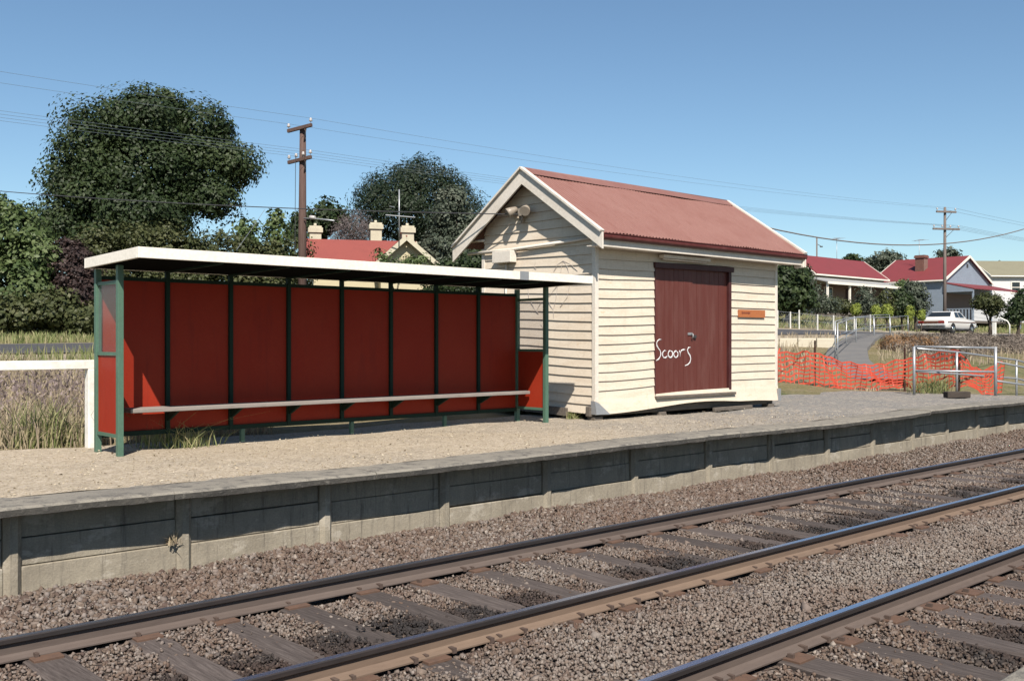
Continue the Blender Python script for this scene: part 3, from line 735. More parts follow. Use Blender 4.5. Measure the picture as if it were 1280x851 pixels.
# roof
def corrugated(name, y0, z0, y1, z1, flip):
    pitch = .0765; nx = int((EX1 - EX0 - .06) / pitch * 8); mb = MB(); rows = 9
    nv = Vector((0, -(z1 - z0), (y1 - y0))).normalized()
    if nv.z < 0: nv = -nv
    for j in range(rows):
        t = j / (rows - 1)
        for i in range(nx + 1):
            x = EX0 + .03 + (EX1 - EX0 - .06) * i / nx
            h = .0095 * math.sin(2 * math.pi * x / pitch) + .006 * math.sin(x * 2.3 + t * 3) + .004 * math.sin(x * 5.7 - t * 4)
            if j == 0: ej = .008 * math.sin(int(x / .76) * 2.7)
            else: ej = 0
            y = y0 + (y1 - y0) * t; z = z0 + (z1 - z0) * t
            mb.v.append((x, y + nv.y * h + (ej if not flip else -ej), z + nv.z * h))
    W = nx + 1
    for j in range(rows - 1):
        for i in range(nx):
            q = [j*W+i, j*W+i+1, (j+1)*W+i+1, (j+1)*W+i]
            mb.f.append(q[::-1] if flip else q); mb.m.append(0); mb.sm.append(True)
    return mb.build('roof_sheeting', M['iron'], SHED)
corrugated('roof', EYF - .02, EAVE + .0, RIDY, APEX, False)
corrugated('roof', EYB + .02, EAVE + .0, RIDY, APEX, True)
# ridge capping with scalloped lower edge
mb = MB(); nseg = 140
for s in (-1, 1):
    for i in range(nseg):
        xa = EX0 + .02 + (EX1 - EX0 - .04) * i / nseg; xb_ = EX0 + .02 + (EX1 - EX0 - .04) * (i + 1) / nseg
        w0 = .16 + .008 * math.sin(xa * 2 * math.pi / .0765); w1 = .16 + .008 * math.sin(xb_ * 2 * math.pi / .0765)
        h0 = .004 * math.sin(xa * 1.9); h1 = .004 * math.sin(xb_ * 1.9)
        q = [(xa, RIDY + s * w0, APEX + .026 - w0 * PIT + h0), (xb_, RIDY + s * w1, APEX + .026 - w1 * PIT + h1), (xb_, RIDY + s * .02, APEX + .034 + h1), (xa, RIDY + s * .02, APEX + .034 + h0)]
        mb.face(q if s < 0 else q[::-1], 0, True)
mb.tube([(EX0 + .01, RIDY, APEX + .022), (EX1 - .01, RIDY, APEX + .022)], .026, 8)
mb.build('ridge_cap', M['iron'], SHED)
# barge boards and their cappings
sl = Vector((0, -(RIDY - EYF), -(APEX - EAVE))).normalized()
for X, sx in ((EX0, -1), (EX1, 1)):
    for s in (-1, 1):
        e = (EYF - .03 if s < 0 else EYB + .03); ze = APEX - abs(e - RIDY) * PIT; dpt = .235
        mb = MB(); x0 = X - .015; tp = .012
        poly = [(x0, RIDY, APEX + tp), (x0, e, ze + tp), (x0, e, ze + tp - dpt), (x0, RIDY, APEX + tp - dpt)]
        if s > 0: poly = poly[::-1]
        mb.prism(poly, (.03, 0, 0)); mb.build('barge_board', M['cream_trim'], SHED)
        mb = MB(); mb.bar((X - (.012 if sx < 0 else -.012), RIDY, APEX + .033), (X - (.012 if sx < 0 else -.012), e, ze + .033), .085, .03, up=(0, -s * sl.z * -1, abs(sl.y)))
        mb.build('barge_capping', M['cream_trim'], SHED)
mb = MB()
for X in (EX0 + .016, EX1 - .016):
    pass
# fascia, gutter, soffit trim
mb = MB(); mb.box((EX0 + .02, EYF + .03, EAVE - .20), (EX1 - .02, EYF + .055, EAVE - .02)); mb.build('fascia', M['cream_trim'], SHED)
mb = MB(); mb.box((EX0 + .02, EYF + .056, EAVE - .19), (EX1 - .02, SY0 - .03, EAVE - .175)); mb.build('soffit', M['cream_trim'], SHED)
mb = MB(); gx0, gx1 = EX0 + .02, EX1 + .03; gy = EYF - .055
pf = [(gy + .085, EAVE - .02), (gy + .085, EAVE - .1), (gy + .03, EAVE - .1), (gy + .008, EAVE - .075), (gy + .004, EAVE - .05), (gy + .014, EAVE - .03), (gy, EAVE - .018), (gy, EAVE - .008), (gy + .012, EAVE - .008), (gy + .02, EAVE - .03), (gy + .014, EAVE - .07), (gy + .032, EAVE - .093), (gy + .078, EAVE - .093), (gy + .078, EAVE - .02)]
mb.prism([(gx0, a, b) for a, b in pf][::-1], (gx1 - gx0, 0, 0)); mb.build('gutter', M['gutter'], SHED)
mb = MB(); mb.box((EX1 - .03, EYF - .01, EAVE - .25), (EX1 + .02, EYF + .2, EAVE - .02)); mb.build('boxed_eave_end', M['cream_trim'], SHED, bevel=.02)
# doors, frame, sill
mb = MB(); mb.box((DX0 - .03, SY0 - .055, DZ1 - .085), (DX1 + .06, SY0 + .08, DZ1)); sagged(mb); mb.build('door_head', M['door_dark'], SHED, bevel=.004)
for (a, b) in ((DX0 - .012, DX0 + .004), (DX1 - .06, DX1 + .012)):
    mb = MB(); mb.box((a, SY0 - .034, DZ0), (b, SY0 + .14, DZ1 - .086)); mb.build('door_jamb', M['door_dark'], SHED, bevel=.004)
mid = (DX0 + DX1) / 2 - .02
for (a, b) in ((DX0 + .006, mid - .004), (mid + .004, DX1 - .062)):
    mb = MB(); yd = SY0 + (-.004 if a < 13 else .012); n_ = 8
    for k in range(n_):
        xa = a + (b - a) * k / n_; xb_ = a + (b - a) * (k + 1) / n_
        mb.box((xa + .003, yd + rnd.uniform(0, .004), DZ0 + .02 + rnd.uniform(0, .008)), (xb_ - .0015, yd + .03, DZ1 - .09))
    mb.box((a, yd + .024, DZ0 + .03), (b, yd + .05, DZ1 - .09))
    dr = mb.build('door', M['door'], SHED)
    if a < 13:
        LEFTDOOR = dr
        h = MB(); h.box((mid - .14, yd - .012, 1.28), (mid - .02, yd - .001, 1.32)); h.tube([(mid - .05, yd - .02, 1.30), (mid - .05, yd - .045, 1.29), (mid - .05, yd - .045, 1.24), (mid - .05, yd - .02, 1.23)], .01, 6)
        h.build('hasp', M['tin_patch'], dr)
    else:
        h = MB(); h.box((mid + .02, yd - .034, 1.23), (mid + .08, yd - .001, 1.28)); h.build('padlock', M['steel_dark'], dr, bevel=.004)
mb = MB(); mb.box((DX0 - .03, SY0 - .1, DZ0 - .045), (DX1 + .06, SY0 + .12, DZ0 - .002)); mb.build('door_sill', M['old_wood'], SHED, bevel=.006)
# graffiti on the left door: Scoors
def dp(x, y):   # enlarged crop -> door plane
    return onY(802.2 + x / 4.256, 310 + y / 4.256, SY0 - .01)
def oval(cx, cy, rx, ry, n=14, st=0): return [(cx + rx * math.cos(st + 2*math.pi*i/n), cy + ry * math.sin(st + 2*math.pi*i/n)) for i in range(n + 1)]
strokes = [[(106, 486), (95, 486), (86, 493), (80, 505), (82, 520), (90, 533), (99, 546), (103, 562), (100, 578), (91, 590), (77, 599)],
           [(131, 548), (122, 545), (114, 555), (112, 570), (118, 582), (128, 583), (137, 574)],
           oval(154, 564, 12, 18, 14, -1.2), oval(183, 565, 12, 17, 14, -1.0),
           [(202, 545), (207, 558), (206, 578)], [(206, 560), (213, 545), (224, 541), (232, 540)],
           [(261, 529), (250, 530), (244, 542), (248, 557), (258, 572), (263, 590), (258, 608), (247, 620), (231, 625)]]
mb = MB()
r2 = random.Random(21)
for st in strokes: mb.tube([dp(p[0] + r2.uniform(-.8, .8), p[1] + r2.uniform(-.8, .8)) for p in st], [r2.uniform(.008, .0155) * (.55 if i in (0, len(st) - 1) else 1) for i in range(len(st))], 6)
mb.v = [(x, SY0 - .0055 + (y - SY0 + .01) * .18, z) for x, y, z in mb.v]
mb.build('graffiti', M['graffiti'], LEFTDOOR)
# sign
a = onY(922.5, 387.5, SY0 - .03); b = onY(955.5, 396.5, SY0 - .03); zc_ = (a.z + b.z) / 2
mb = MB(); mb.box((a.x, SY0 - .045, zc_ - .066), (b.x, SY0 - .03, zc_ + .066)); sg = mb.build('sign', M['sign_orange'], SHED)
mb = MB(); r2 = random.Random(2); x = a.x + .09
for k in range(9):
    w_ = r2.uniform(.012, .024); h_ = r2.uniform(.012, .024); mb.box((x, SY0 - .0475, zc_ - h_ + .012), (x + w_, SY0 - .0455, zc_ + h_ + .006)); x += w_ + .009
mb.build('lettering', M['sign_mark'], sg)
# tube lamp above the door
a = onY(828, 314, SY0 - .12); b = onY(886, 321, SY0 - .12)
mb = MB(); mb.box((a.x, SY0 - .16, 2.50), (b.x, SY0 - .05, 2.55)); mb.tube([(a.x + .05, SY0 - .1, 2.485), (b.x - .05, SY0 - .1, 2.485)], .016, 8); mb.build('tube_lamp', M['cream_trim'], SHED)
# fittings on the gable: box, conduits, twin floodlight
gx = SX0 - .04
b0 = onX(616, 315, SX0 - .15); b1 = onX(639, 327, SX0 - .15)
mb = MB(); mb.box((SX0 - .17, b1.y, b0.z - .19), (gx + .01, b0.y, b0.z)); mb.build('meter_box', M['cream_trim'], SHED, bevel=.008)
cy_ = (b0.y + b1.y) / 2
mb = MB(); mb.tube([(gx - .02, cy_, b0.z - .19), (gx - .02, cy_, 1.4)], .02, 8); mb.build('conduit', M['cream_trim'], SHED)
mb = MB(); mb.tube([(gx - .02, SY1 + .35, 2.66), (gx - .03, cy_ + .1, b0.z + .02), (gx - .03, cy_ - .2, b0.z + .02), (gx - .02, SY0 + .05, 2.72)], .026, 8); mb.build('conduit', M['cream_trim'], SHED)
mb = MB(); mb.tube([(gx - .01, SY1 + .32, 2.87), (gx - .01, SY1 - .05, 2.86)], .022, 8); mb.build('conduit', M['cream_trim'], SHED)
fc = onX(650, 262, gx - .1); fl = empty('floodlight', tuple(fc - SHED.location)); fl.parent = SHED
def wv(p): return Vector(p) + fc
for sy in (1, -1):
    mb = MB(); c0 = Vector((0, sy * .15, 0)); dn = Vector((-.75, sy * .45, -.45)).normalized()
    mb.tube([c0 - dn * .07, c0 - dn * .05, c0, c0 + dn * .05, c0 + dn * .11, c0 + dn * .115], [.02, .045, .06, .075, .085, .08], 14); mb.build('lamp_head', M['lamp_body'], fl, world=False)
mb = MB(); mb.tube([(0.06, .15, -.0), (.06, 0, -.05), (.06, -.15, 0)], .015, 6); mb.tube([(.05, 0, -.03), (.05, 0, -.22)], .028, 8); mb.tube([(.05, .07, -.05), (.05, .05, -.17)], .016, 6)
mb.box((0, -.05, -.1), (.09, .05, .02)); mb.build('bracket', M['lamp_body'], fl, world=False)
# faded scrawl on the gable boards
mb = MB()
for st in ([(704, 326), (697, 331), (692, 340)], [(704, 326), (702, 333), (701, 341)], [(704, 326), (709, 333), (711, 341)], [(704, 326), (714, 331), (722, 339)], [(669, 329), (668, 334), (670, 336)],
           [(698, 355), (690, 366), (684, 372)], [(697, 357), (695, 373), (692, 386)], [(712, 356), (709, 372), (700, 384)], [(684, 372), (688, 382), (692, 388), (692, 398)], [(660, 359), (661, 372), (668, 386), (672, 391)], [(676, 378), (671, 388), (673, 392)], [(676, 405), (680, 412), (684, 402)]):
    mb.tube([onX(px, py, SX0 - .024) for px, py in st], .004, 5)
mb.build('scrawl', M['scrawl'], SHED)

# ------------------------------------------------------------------ fences and barriers
# white post and rail fence on the left
fp = onD(115, 558, 11.2)
FE = empty('post_and_rail_fence', (fp.x, fp.y, 0), 0, 'white painted timber post and rail fence left of the red shelter', 'fence')
for k in range(4):
    x = fp.x - 2.3 * k; mb = MB(); mb.box((x - .06, fp.y - .06, -.1), (x + .06, fp.y + .06, .865)); mb.build('post', M['white_post'], FE, bevel=.008)
mb = MB(); mb.box((fp.x - 8, fp.y - .05, .866), (fp.x + .08, fp.y + .05, .965)); mb.build('rail', M['white_post'], FE, bevel=.008)

# orange barrier net on steel pickets
path = [(20.6, 14.2, .92, .0), (21.3, 13.7, .90, .0), (22.0, 13.0, .90, .02), (22.6, 12.45, .64, .0), (23.1, 12.0, .58, .0), (23.65, 11.5, .74, .03), (23.7, 10.9, .86, .0), (23.62, 10.25, .98, .08), (24.05, 10.1, .60, .1), (24.5, 9.95, .46, -.05), (24.8, 9.85, .62, -.05), (25.1, 9.78, .66, -.05)]
P_ = np.array(path); tt = np.concatenate([[0], np.cumsum(np.hypot(np.diff(P_[:, 0]), np.diff(P_[:, 1])))])
def netp(s, v):
    x, y, zt_, zb_ = [float(np.interp(s, tt, P_[:, k])) for k in range(4)]
    w_ = .05 * math.sin(s * 5 + v * 2.5) + .035 * math.sin(s * 13 + v * 4 + math.sin(s * 7))
    e = .05 * math.sin(s * 3.7 + v * 5) * (1 - v) + .025 * math.sin(s * 17 + v * 6) + .018 * math.sin(s * 11 + v * 9) - .05 * v * (1 - v) * math.sin(s * 2.1)
    return Vector((x + w_ * .6, y + w_ * .8, zb_ + (zt_ - zb_) * v + e))
NETO = empty('barrier_net', (22.6, 12.4, 0), 0, 'sagging orange plastic barrier net behind the platform end', 'barrier')
mb = MB(); Ls = tt[-1]
for j in range(9):
    v = j / 8; ss = frange(0, Ls, .11)
    for i in range(len(ss) - 1):
        wd = .021
        a, b = netp(ss[i], v), netp(ss[i+1], v); mb.face([a - Vector((0,0,wd)), b - Vector((0,0,wd)), b + Vector((0,0,wd)), a + Vector((0,0,wd))])
for s_ in frange(0, Ls, .115):
    for j in range(8):
        a, b = netp(s_, j / 8), netp(s_, (j + 1) / 8); t_ = (netp(s_ + .02, .5) - netp(s_, .5)).normalized() * .011
        mb.face([a - t_, a + t_, b + t_, b - t_])
net = mb.build('net', M['net'], NETO); sol = net.modifiers.new('t', 'SOLIDIFY'); sol.thickness = .004
for (x, y, h, lean, lb) in ((22.0, 13.0, 1.2, .02, 'dark steel picket holding up the orange net, nearest the shed end'), (23.65, 11.52, 1.02, 0, 'dark steel picket in the middle of the sagging orange net'), (23.66, 10.2, 1.0, .03, 'dark steel picket strapped to the galvanised fence post')):
    mb = MB(); mb.bar((x, y, -.1), (x + lean, y, h), .012, .05); mb.bar((x, y, -.1), (x + lean, y, h), .045, .012, up=(1, 0, 0))
    o = mb.build('star_picket', M['picket']); tag(o, lb, 'picket', 'steel pickets of the orange net')
r2 = random.Random(11)
for k, (s_, lb) in enumerate(((.5, 'thin red rod poking above the orange net close to the shed'), (.95, 'bent red rod poking above the orange net'))):
    p = netp(s_, .2); mb = MB(); mb.tube([p, p + Vector((0, 0, .75)), p + Vector((.1, 0, .9))], .018, 6); o = mb.build('rod', M['net']); tag(o, lb, 'rod', 'red rods of the orange net')

# galvanised pipe fence across the platform end and down the ramp
GA = empty('pipe_fence', (22.4, 9.8, 0), 0, 'galvanised pipe fence across the end of the platform', 'fence')
p1 = Vector((21.9, 10.45, 0)); p3 = Vector((22.9, 9.07, 0)); p2 = Vector((23.3, 10.1, 0)); p4 = Vector((26.2, 9.87, -.15)); p5 = Vector((26.4, 9.2, -.2))
def pipe(parent, name, pts, r=.024): mb = MB(); mb.tube(pts, r, 8); return mb.build(name, M['galv'], parent)
U = lambda p, h: p + Vector((0, 0, h))
pipe(GA, 'post', [U(p1, -.1), U(p1, 1.06)], .033); pipe(GA, 'post', [U(p3, -.1), U(p3, 1.06)], .036)
pipe(GA, 'rail', [U(p1, 1.06), U(p3, 1.03)]); pipe(GA, 'rail', [U(p1, .52), U(p3, .5)])
RA = empty('ramp_handrail', (24, 10, 0), 0, 'galvanised ramp handrail sloping down to the right beyond the platform end', 'handrail')
pipe(RA, 'post', [U(p2, -.1), U(p2, .93)], .03)
pipe(RA, 'post', [U(p4, -.3), U(p4, .86)], .028); pipe(RA, 'post', [U(p5, -.3), U(p5, .86)], .028)
pipe(RA, 'rail', [U(p1, 1.02) + Vector((.05, 0, 0)), U(p2, .93), U(p4, .86), U(p4, .7) + Vector((4, -.1, -.4))], .022)
pipe(RA, 'rail', [U(p1, .5) + Vector((.05, 0, 0)), U(p2, .42), U(p4, .40), U(p4, .25) + Vector((4, -.1, -.4))], .022)
pipe(RA, 'rail', [U(p3, .72) + Vector((.05, 0, 0)), U(p5, .62)], .022); pipe(RA, 'rail', [U(p3, .3) + Vector((.05, 0, 0)), U(p5, .22)], .022)
mb = MB(); mb.box((-.25, -.1, 0), (.25, .1, .13)); o = mb.build('timber_block', M['dark_wood'], bevel=.015); o.location = (21.0, 9.1, .0); o.rotation_euler.z = R(-38); tag(o, 'short dark timber block lying by the platform end fence', 'timber block')

# ramp path up to the road, its low wall and handrails
PA = [(25.2, 13.0), (27.5, 15.2), (33, 18.2), (40, 21.5), (46, 24.2), (50, 25.2)]
def pathz(x, y): return zt(x, y) + .09
ss = frange(0, 1, .05); me_v = []; me_f = []
pa = np.array(PA); pt_ = np.concatenate([[0], np.cumsum(np.hypot(*np.diff(pa, axis=0).T))]); pt_ /= pt_[-1]
for s_ in ss:
    x = float(np.interp(s_, pt_, pa[:, 0])); y = float(np.interp(s_, pt_, pa[:, 1]))
    for off in (-.72, -.66, .66, .72): me_v.append((x + off * -.5, y + off * .86, pathz(x, y) - (.25 if abs(off) == .72 else 0)))
for i in range(len(ss) - 1):
    for j in range(3): me_f.append((i*4+j, i*4+j+1, (i+1)*4+j+1, (i+1)*4+j)[::-1])
me = bpy.data.meshes.new('path'); me.from_pydata(me_v, [], me_f); me.materials.append(M['path']); o = bpy.data.objects.new('path', me); COL.objects.link(o); tag(o, None, None, None, 'structure')
def handrail(pts, label):
    rt = empty('handrail', pts[0], 0, label, 'handrail')
    for p in pts:
        pipe(rt, 'post', [Vector(p) - Vector((0, 0, .4)), Vector(p) + Vector((0, 0, 1.0))], .022)
    pipe(rt, 'rail', [Vector(p) + Vector((0, 0, 1.0)) for p in pts], .018); pipe(rt, 'rail', [Vector(p) + Vector((0, 0, .5)) for p in pts], .015)
handrail([tuple(onD(px, py, d)) for px, py, d in ((1047, 447, 29), (1070, 428, 40), (1093, 424, 46), (1113, 421, 51), (1135, 417, 56))], 'galvanised handrail on the near side of the ramp up to the road')
handrail([tuple(onD(px, py, d)) for px, py, d in ((1044, 442, 31), (1058, 431, 38), (1092, 420, 48), (1112, 417, 53))], 'galvanised handrail on the far side of the ramp up to the road')
WL = empty('low_wall', tuple(onD(1005, 440, 37)), 0, 'low pale concrete wall of three blocks beside the ramp', 'wall')
for i in range(4):
    a = onD(950 + i * 23.4, 441, 37); b = onD(950 + (i + 1) * 23.4 - .8, 441, 37); mb = MB(); mb.bar((a.x, a.y, .85), (b.x, b.y, .85), .2, .9); mb.build('block', M['house_cream'], WL, bevel=.02)

# ------------------------------------------------------------------ poles and wires
def pole(px, py_top, d, thick, mat, label, ang, tops, n_ins=2):
    top = onD(px, py_top, d); zb_ = zt(top.x, top.y); H = top.z - zb_
    rt = empty('power_pole', (top.x, top.y, zb_), 0, label, 'pole', None)
    def loc(p): return Vector(p) + rt.location
    mb = MB(); mb.tube([(0, 0, -.3), (0, 0, H * .5), (.02, 0, H)], [.18 * thick, .155 * thick, .12 * thick], 12); mb.build('shaft', M[mat], rt, world=False)
    dv = Vector((math.cos(ang), math.sin(ang), 0)); pv = Vector((-dv.y, dv.x, 0)); att = []
    for k, (dz, w_, tilt, nins) in enumerate(tops):
        z = H - dz; off = pv * -.16
        a = off + dv * -w_ + Vector((0, 0, z - tilt)); b = off + dv * w_ + Vector((0, 0, z + tilt))
        mb = MB(); mb.bar(a, b, .1, .13); arm = mb.build('crossarm', M[mat], rt, world=False, bevel=.01)
        for j in range(nins):
            t = j / (nins - 1) if nins > 1 else .5; t = .04 + .92 * t
            if nins > 2 and abs(t - .5) < .1: t += .12
            p = a + (b - a) * t + Vector((0, 0, .065))
            mb = MB(); mb.tube([p, p + Vector((0, 0, .08))], .012, 6); mb.tube([p + Vector((0, 0, .08)), p + Vector((0, 0, .1)), p + Vector((0, 0, .14)), p + Vector((0, 0, .16)), p + Vector((0, 0, .21))], [.05, .07, .045, .055, .03], 10)
            mb.build('insulator', M['insul'], arm, world=False); att.append(loc(p + Vector((0, 0, .2))))
        mb = MB(); mb.tube([off + dv * (w_ * .55) + Vector((0, 0, z - .05 + tilt * .5)), Vector((0, -.1, z - .55))], .018, 6); mb.build('brace', M['steel_dark'], rt, world=False)
    return rt, att
P1, A1 = pole(378, 158, 38, 1.0, 'pole', 'brown timber power pole with two crossarms behind the shelter', TH - R(118), ((.1, .58, .06, 2), (1.3, .56, .06, 4)))
P2, A2 = pole(1181, 259, 70, .7, 'pole_grey', 'grey timber power pole with two crossarms behind the white car', TH - R(78), ((.35, .78, 0, 2), (1.55, 1.05, 0, 4)))
mb = MB(); c0 = P1.location; mb.tube([c0 + Vector((-.35, -.1, 6.7)), c0 + Vector((-.38, -.1, 3.0))], .012, 5); mb.build('hanging_lead', M['wire'], P1)
# small street lamp arm on the pole behind the shelter
q0 = onD(379, 272, 37.8); q1 = onD(417, 276, 37.5)
def wire(a, b, sagm, r, label, group, mat='wire_far', n=28, name='overhead_wire', bend=None):
    a = Vector(a); b = Vector(b); mb = MB()
    mb.tube([a + (b - a) * (i / n) - Vector((0, 0, sagm * 4 * (i / n) * (1 - i / n))) for i in range(n + 1)], r, 5)
    o = mb.build(name, M[mat]); tag(o, label, 'wire', group); return o
for i in range(6):
    wire(A1[i], A2[i], .35, .005, 'thin wire strung between the two timber power poles', 'thin wires between the two power poles')
    far = A1[i] + Vector((-42, -1.0, -.2 if i < 2 else -.1)); wire(far, A1[i], .3, .005, 'thin wire running left from the brown pole past the big tree', 'thin wires left of the brown pole')
    wire(A2[i], A2[i] + Vector((60, -3, .5)), .5, .008, 'thin wire running right from the grey power pole', 'thin wires right of the grey pole')
fcw = onX(648, 268, EX0 + .1)
wire(onD(-300, 205, 26), onX(600, 268, EX0 - .02) if False else fcw, .25, .009, 'black cable from the left over the hedge to the shed gable lamps', None, 'wire')
ce = onD(948, 282, 20.2)
wire(ce, onD(1420, 214, 33), 1.2, .0135, 'thick brown cable drooping across the sky from the shed roof to the right', None, 'pole_grey')
wire(onD(331, 262, 37.5), onD(296, 312, 33.5), .02, .008, 'short pale stay wire running down into the hedge', None, 'galv')
# ------------------------------------------------------------------ plants
def leafcloud(blobs, n_clump, per, leaf, spread=.42, seed=1, rin=.55, droop=0, aspect=.62, jit=.35, zmin=None, shell=.45):
    """blobs: (x,y,z,rx,ry,rz). Clumps sit in the outer volume of every blob; leaves gather round each clump."""
    g = np.random.default_rng(seed); B = np.array(blobs, float)
    wts = (B[:, 3] * B[:, 4] + B[:, 4] * B[:, 5] + B[:, 3] * B[:, 5]); wts /= wts.sum()
    bi = g.choice(len(B), n_clump, p=wts); dirs = g.normal(size=(n_clump, 3)); dirs /= np.linalg.norm(dirs, axis=1)[:, None]
    rr = rin + (1.04 - rin) * g.random(n_clump) ** .5
    C = B[bi, :3] + dirs * B[bi, 3:6] * rr[:, None]
    tone = np.clip(.5 + g.normal(size=n_clump) * .3, 0, 1); size = spread * g.uniform(.6, 1.4, n_clump)
    N = n_clump * per; ci = np.repeat(np.arange(n_clump), per)
    off = g.normal(size=(N, 3)); off /= np.linalg.norm(off, axis=1)[:, None]; off *= (g.random(N) ** shell)[:, None]
    p = C[ci] + off * size[ci][:, None] * np.array([1, 1, .8])
    if droop: p[:, 2] -= droop * np.abs(off[:, 0]) * size[ci]
    nrm = off * 1.0 + dirs[ci] * .75 + g.normal(size=(N, 3)) * .5 + np.array([0, 0, .35]); nrm /= np.linalg.norm(nrm, axis=1)[:, None]
    t = np.cross(nrm, g.normal(size=(N, 3))); t /= np.linalg.norm(t, axis=1)[:, None] + 1e-9; b = np.cross(nrm, t)
    s = leaf * g.uniform(.6, 1.35, N)
    V = np.stack([p - t * s[:, None], p + b * (s * aspect)[:, None] + nrm * (s * .15)[:, None], p + t * s[:, None], p - b * (s * aspect)[:, None] + nrm * (s * .1)[:, None]], 1)
    tint = np.clip(tone[ci] * .7 + g.random(N) * jit, 0, 1)
    if zmin is not None:
        k = p[:, 2] > zmin; V, tint = V[k], tint[k]
    return V.reshape(-1, 3), tint
def trunk_mesh(rt, base, tips, r0, mat='bark', name='trunk'):
    g = random.Random(len(tips) + int(r0 * 100)); mb = MB(); base = Vector(base)
    top = Vector((sum(t[0] for t in tips) / len(tips), sum(t[1] for t in tips) / len(tips), sum(t[2] for t in tips) / len(tips)))
    fork = base + (top - base) * .5
    mb.tube([base - Vector((0, 0, .3)), base + Vector((0, 0, .05)), base + (fork - base) * .5 + Vector((g.uniform(-.1, .1), 0, 0)), fork], [r0 * 1.35, r0 * 1.1, r0 * .85, r0 * .65], 9)
    for t in tips:
        t = Vector(t); st = base + (fork - base) * g.uniform(.55, 1.0); md = st + (t - st) * .5 + Vector((g.uniform(-.2, .2), g.uniform(-.2, .2), .1 * (t - st).length))
        mb.tube([st, md, t], [r0 * .45, r0 * .27, r0 * .08], 6)
    return mb.build(name, M[mat], rt)
def plant(name, label, cat, base, blobs, nc, per, leaf, mat, seed, r0=.15, group=None, **kw):
    rt = empty(name, base, 0, label, cat, group)
    rag = kw.pop('rag', None); v, t = leafcloud(blobs, nc, per, leaf, seed=seed, **kw)
    if rag:
        k2 = dict(kw); k2.update(spread=rag[1], rin=.86); v2, t2 = leafcloud(blobs, rag[0], 34, leaf, seed=seed + 900, **k2); v = np.concatenate([v, v2]); t = np.concatenate([t, t2])
    np_mesh('crown' if 'tree' in name else 'foliage', v, 4, L[mat], rt, t)
    tips = [(b[0], b[1], b[2] + b[5] * .3) for b in blobs[:7]]
    trunk_mesh(rt, base, tips, r0, name='trunk' if 'tree' in name else 'stem')
    return rt
def blob(px, py, d, rpx, rpy, deep=None):
    """a lobe of a crown, surveyed from the photograph: centre, radii in pixels at distance d"""
    c = onD(px, py, d); rx = rpx * d / FPX; rz = rpy * d / FPX; ry = deep if deep else (rx + rz) * .5
    return (c.x, c.y, c.z, max(rx, ry) * .5 + rx * .5, max(rx, ry) * .5 + rx * .5, rz)
def gpt(px, d, dz=0):
    p = onD(px, HOR, d); return (p.x, p.y, zt(p.x, p.y) + dz)

# the big dark tree
bl = [blob(190, 205, 46, 78, 60), blob(125, 190, 45, 50, 45), blob(262, 205, 46.5, 55, 52), blob(195, 145, 46, 62, 38), blob(255, 152, 46.5, 45, 32), blob(135, 148, 45.5, 36, 28), blob(115, 240, 44.5, 50, 36), blob(270, 240, 46, 40, 26), blob(190, 260, 45, 72, 40), blob(98, 270, 44.5, 40, 24), blob(300, 195, 46.5, 26, 30), blob(215, 125, 46.5, 34, 20), blob(75, 270, 44.3, 24, 16), blob(160, 285, 44.5, 60, 26), blob(100, 215, 45, 30, 24)]
bl = [(b[0] - Rv.x * .5, b[1] - Rv.y * .5, b[2] - .35, b[3] * .86, b[4] * .86, b[5] * .84) for b in bl]
plant('broadleaf_tree', 'very large dark green tree with a broad rounded crown at the left', 'tree', gpt(190, 46), bl, 300, 330, .085, 'oak', 1, .45, spread=.98, rin=.62, jit=.3, rag=(220, .4), shell=.42)
# neighbours along the far side of the road
plant('broadleaf_tree', 'bushy fresh green tree at the left edge of the picture', 'tree', gpt(15, 36), [blob(8, 300, 36, 48, 42), blob(40, 330, 36, 34, 30), blob(15, 365, 35.5, 55, 38), blob(-30, 290, 36.5, 50, 45), blob(0, 270, 36, 22, 24), blob(58, 318, 36, 18, 18)], 170, 110, .085, 'lime', 2, .2, spread=.55, rag=(160, .3), shell=.28)
plant('purple_shrub', 'tall purple brown leaved shrub beside the fresh green tree', 'shrub', gpt(92, 36), [blob(92, 335, 36, 22, 30), blob(96, 375, 35.6, 24, 34), blob(86, 312, 36, 13, 14), blob(104, 350, 35.8, 14, 26)], 210, 50, .065, 'purple', 3, .1, spread=.34)
plant('shrub', 'low rounded olive green shrubs under the fresh green tree', 'shrub', gpt(40, 34), [blob(25, 393, 34, 40, 20), blob(70, 388, 34.2, 34, 22), blob(-15, 385, 34, 30, 26), blob(105, 396, 34, 20, 18)], 330, 28, .085, 'olive', 4, .08, spread=.32)
hedge = []
g = random.Random(9)
for px in range(105, 376, 14):
    d = 40 + g.uniform(-.8, .8); top = 293 + g.uniform(-8, 7) + (10 if px > 300 else 0) - (4 if 120 < px < 200 else 0)
    hedge.append(blob(px, top + 26, d, 17, 28)); hedge.append(blob(px + 5, top + 75, d - .4, 18, 40))
plant('hedge', 'long tall olive hedge seen above the shelter roof', 'hedge', gpt(240, 40), hedge, 800, 60, .07, 'olive', 5, .12, spread=.5, rin=.55, rag=(600, .3))
for k, (px, py, w_, h_, lb) in enumerate(((310, 296, 15, 22, 'spindly green sapling standing out of the hedge, left of the brown pole'), (350, 290, 12, 24, 'thin upright green sapling close beside the brown pole'))):
    plant('sapling', lb, 'sapling', gpt(px, 41), [blob(px, py, 41, w_, h_), blob(px + 4, py + 25, 41, w_ + 4, 22), blob(px - 5, py - 12, 41, 6, 12)], 60, 20, .10, 'lime', 20 + k, .06, spread=.35)
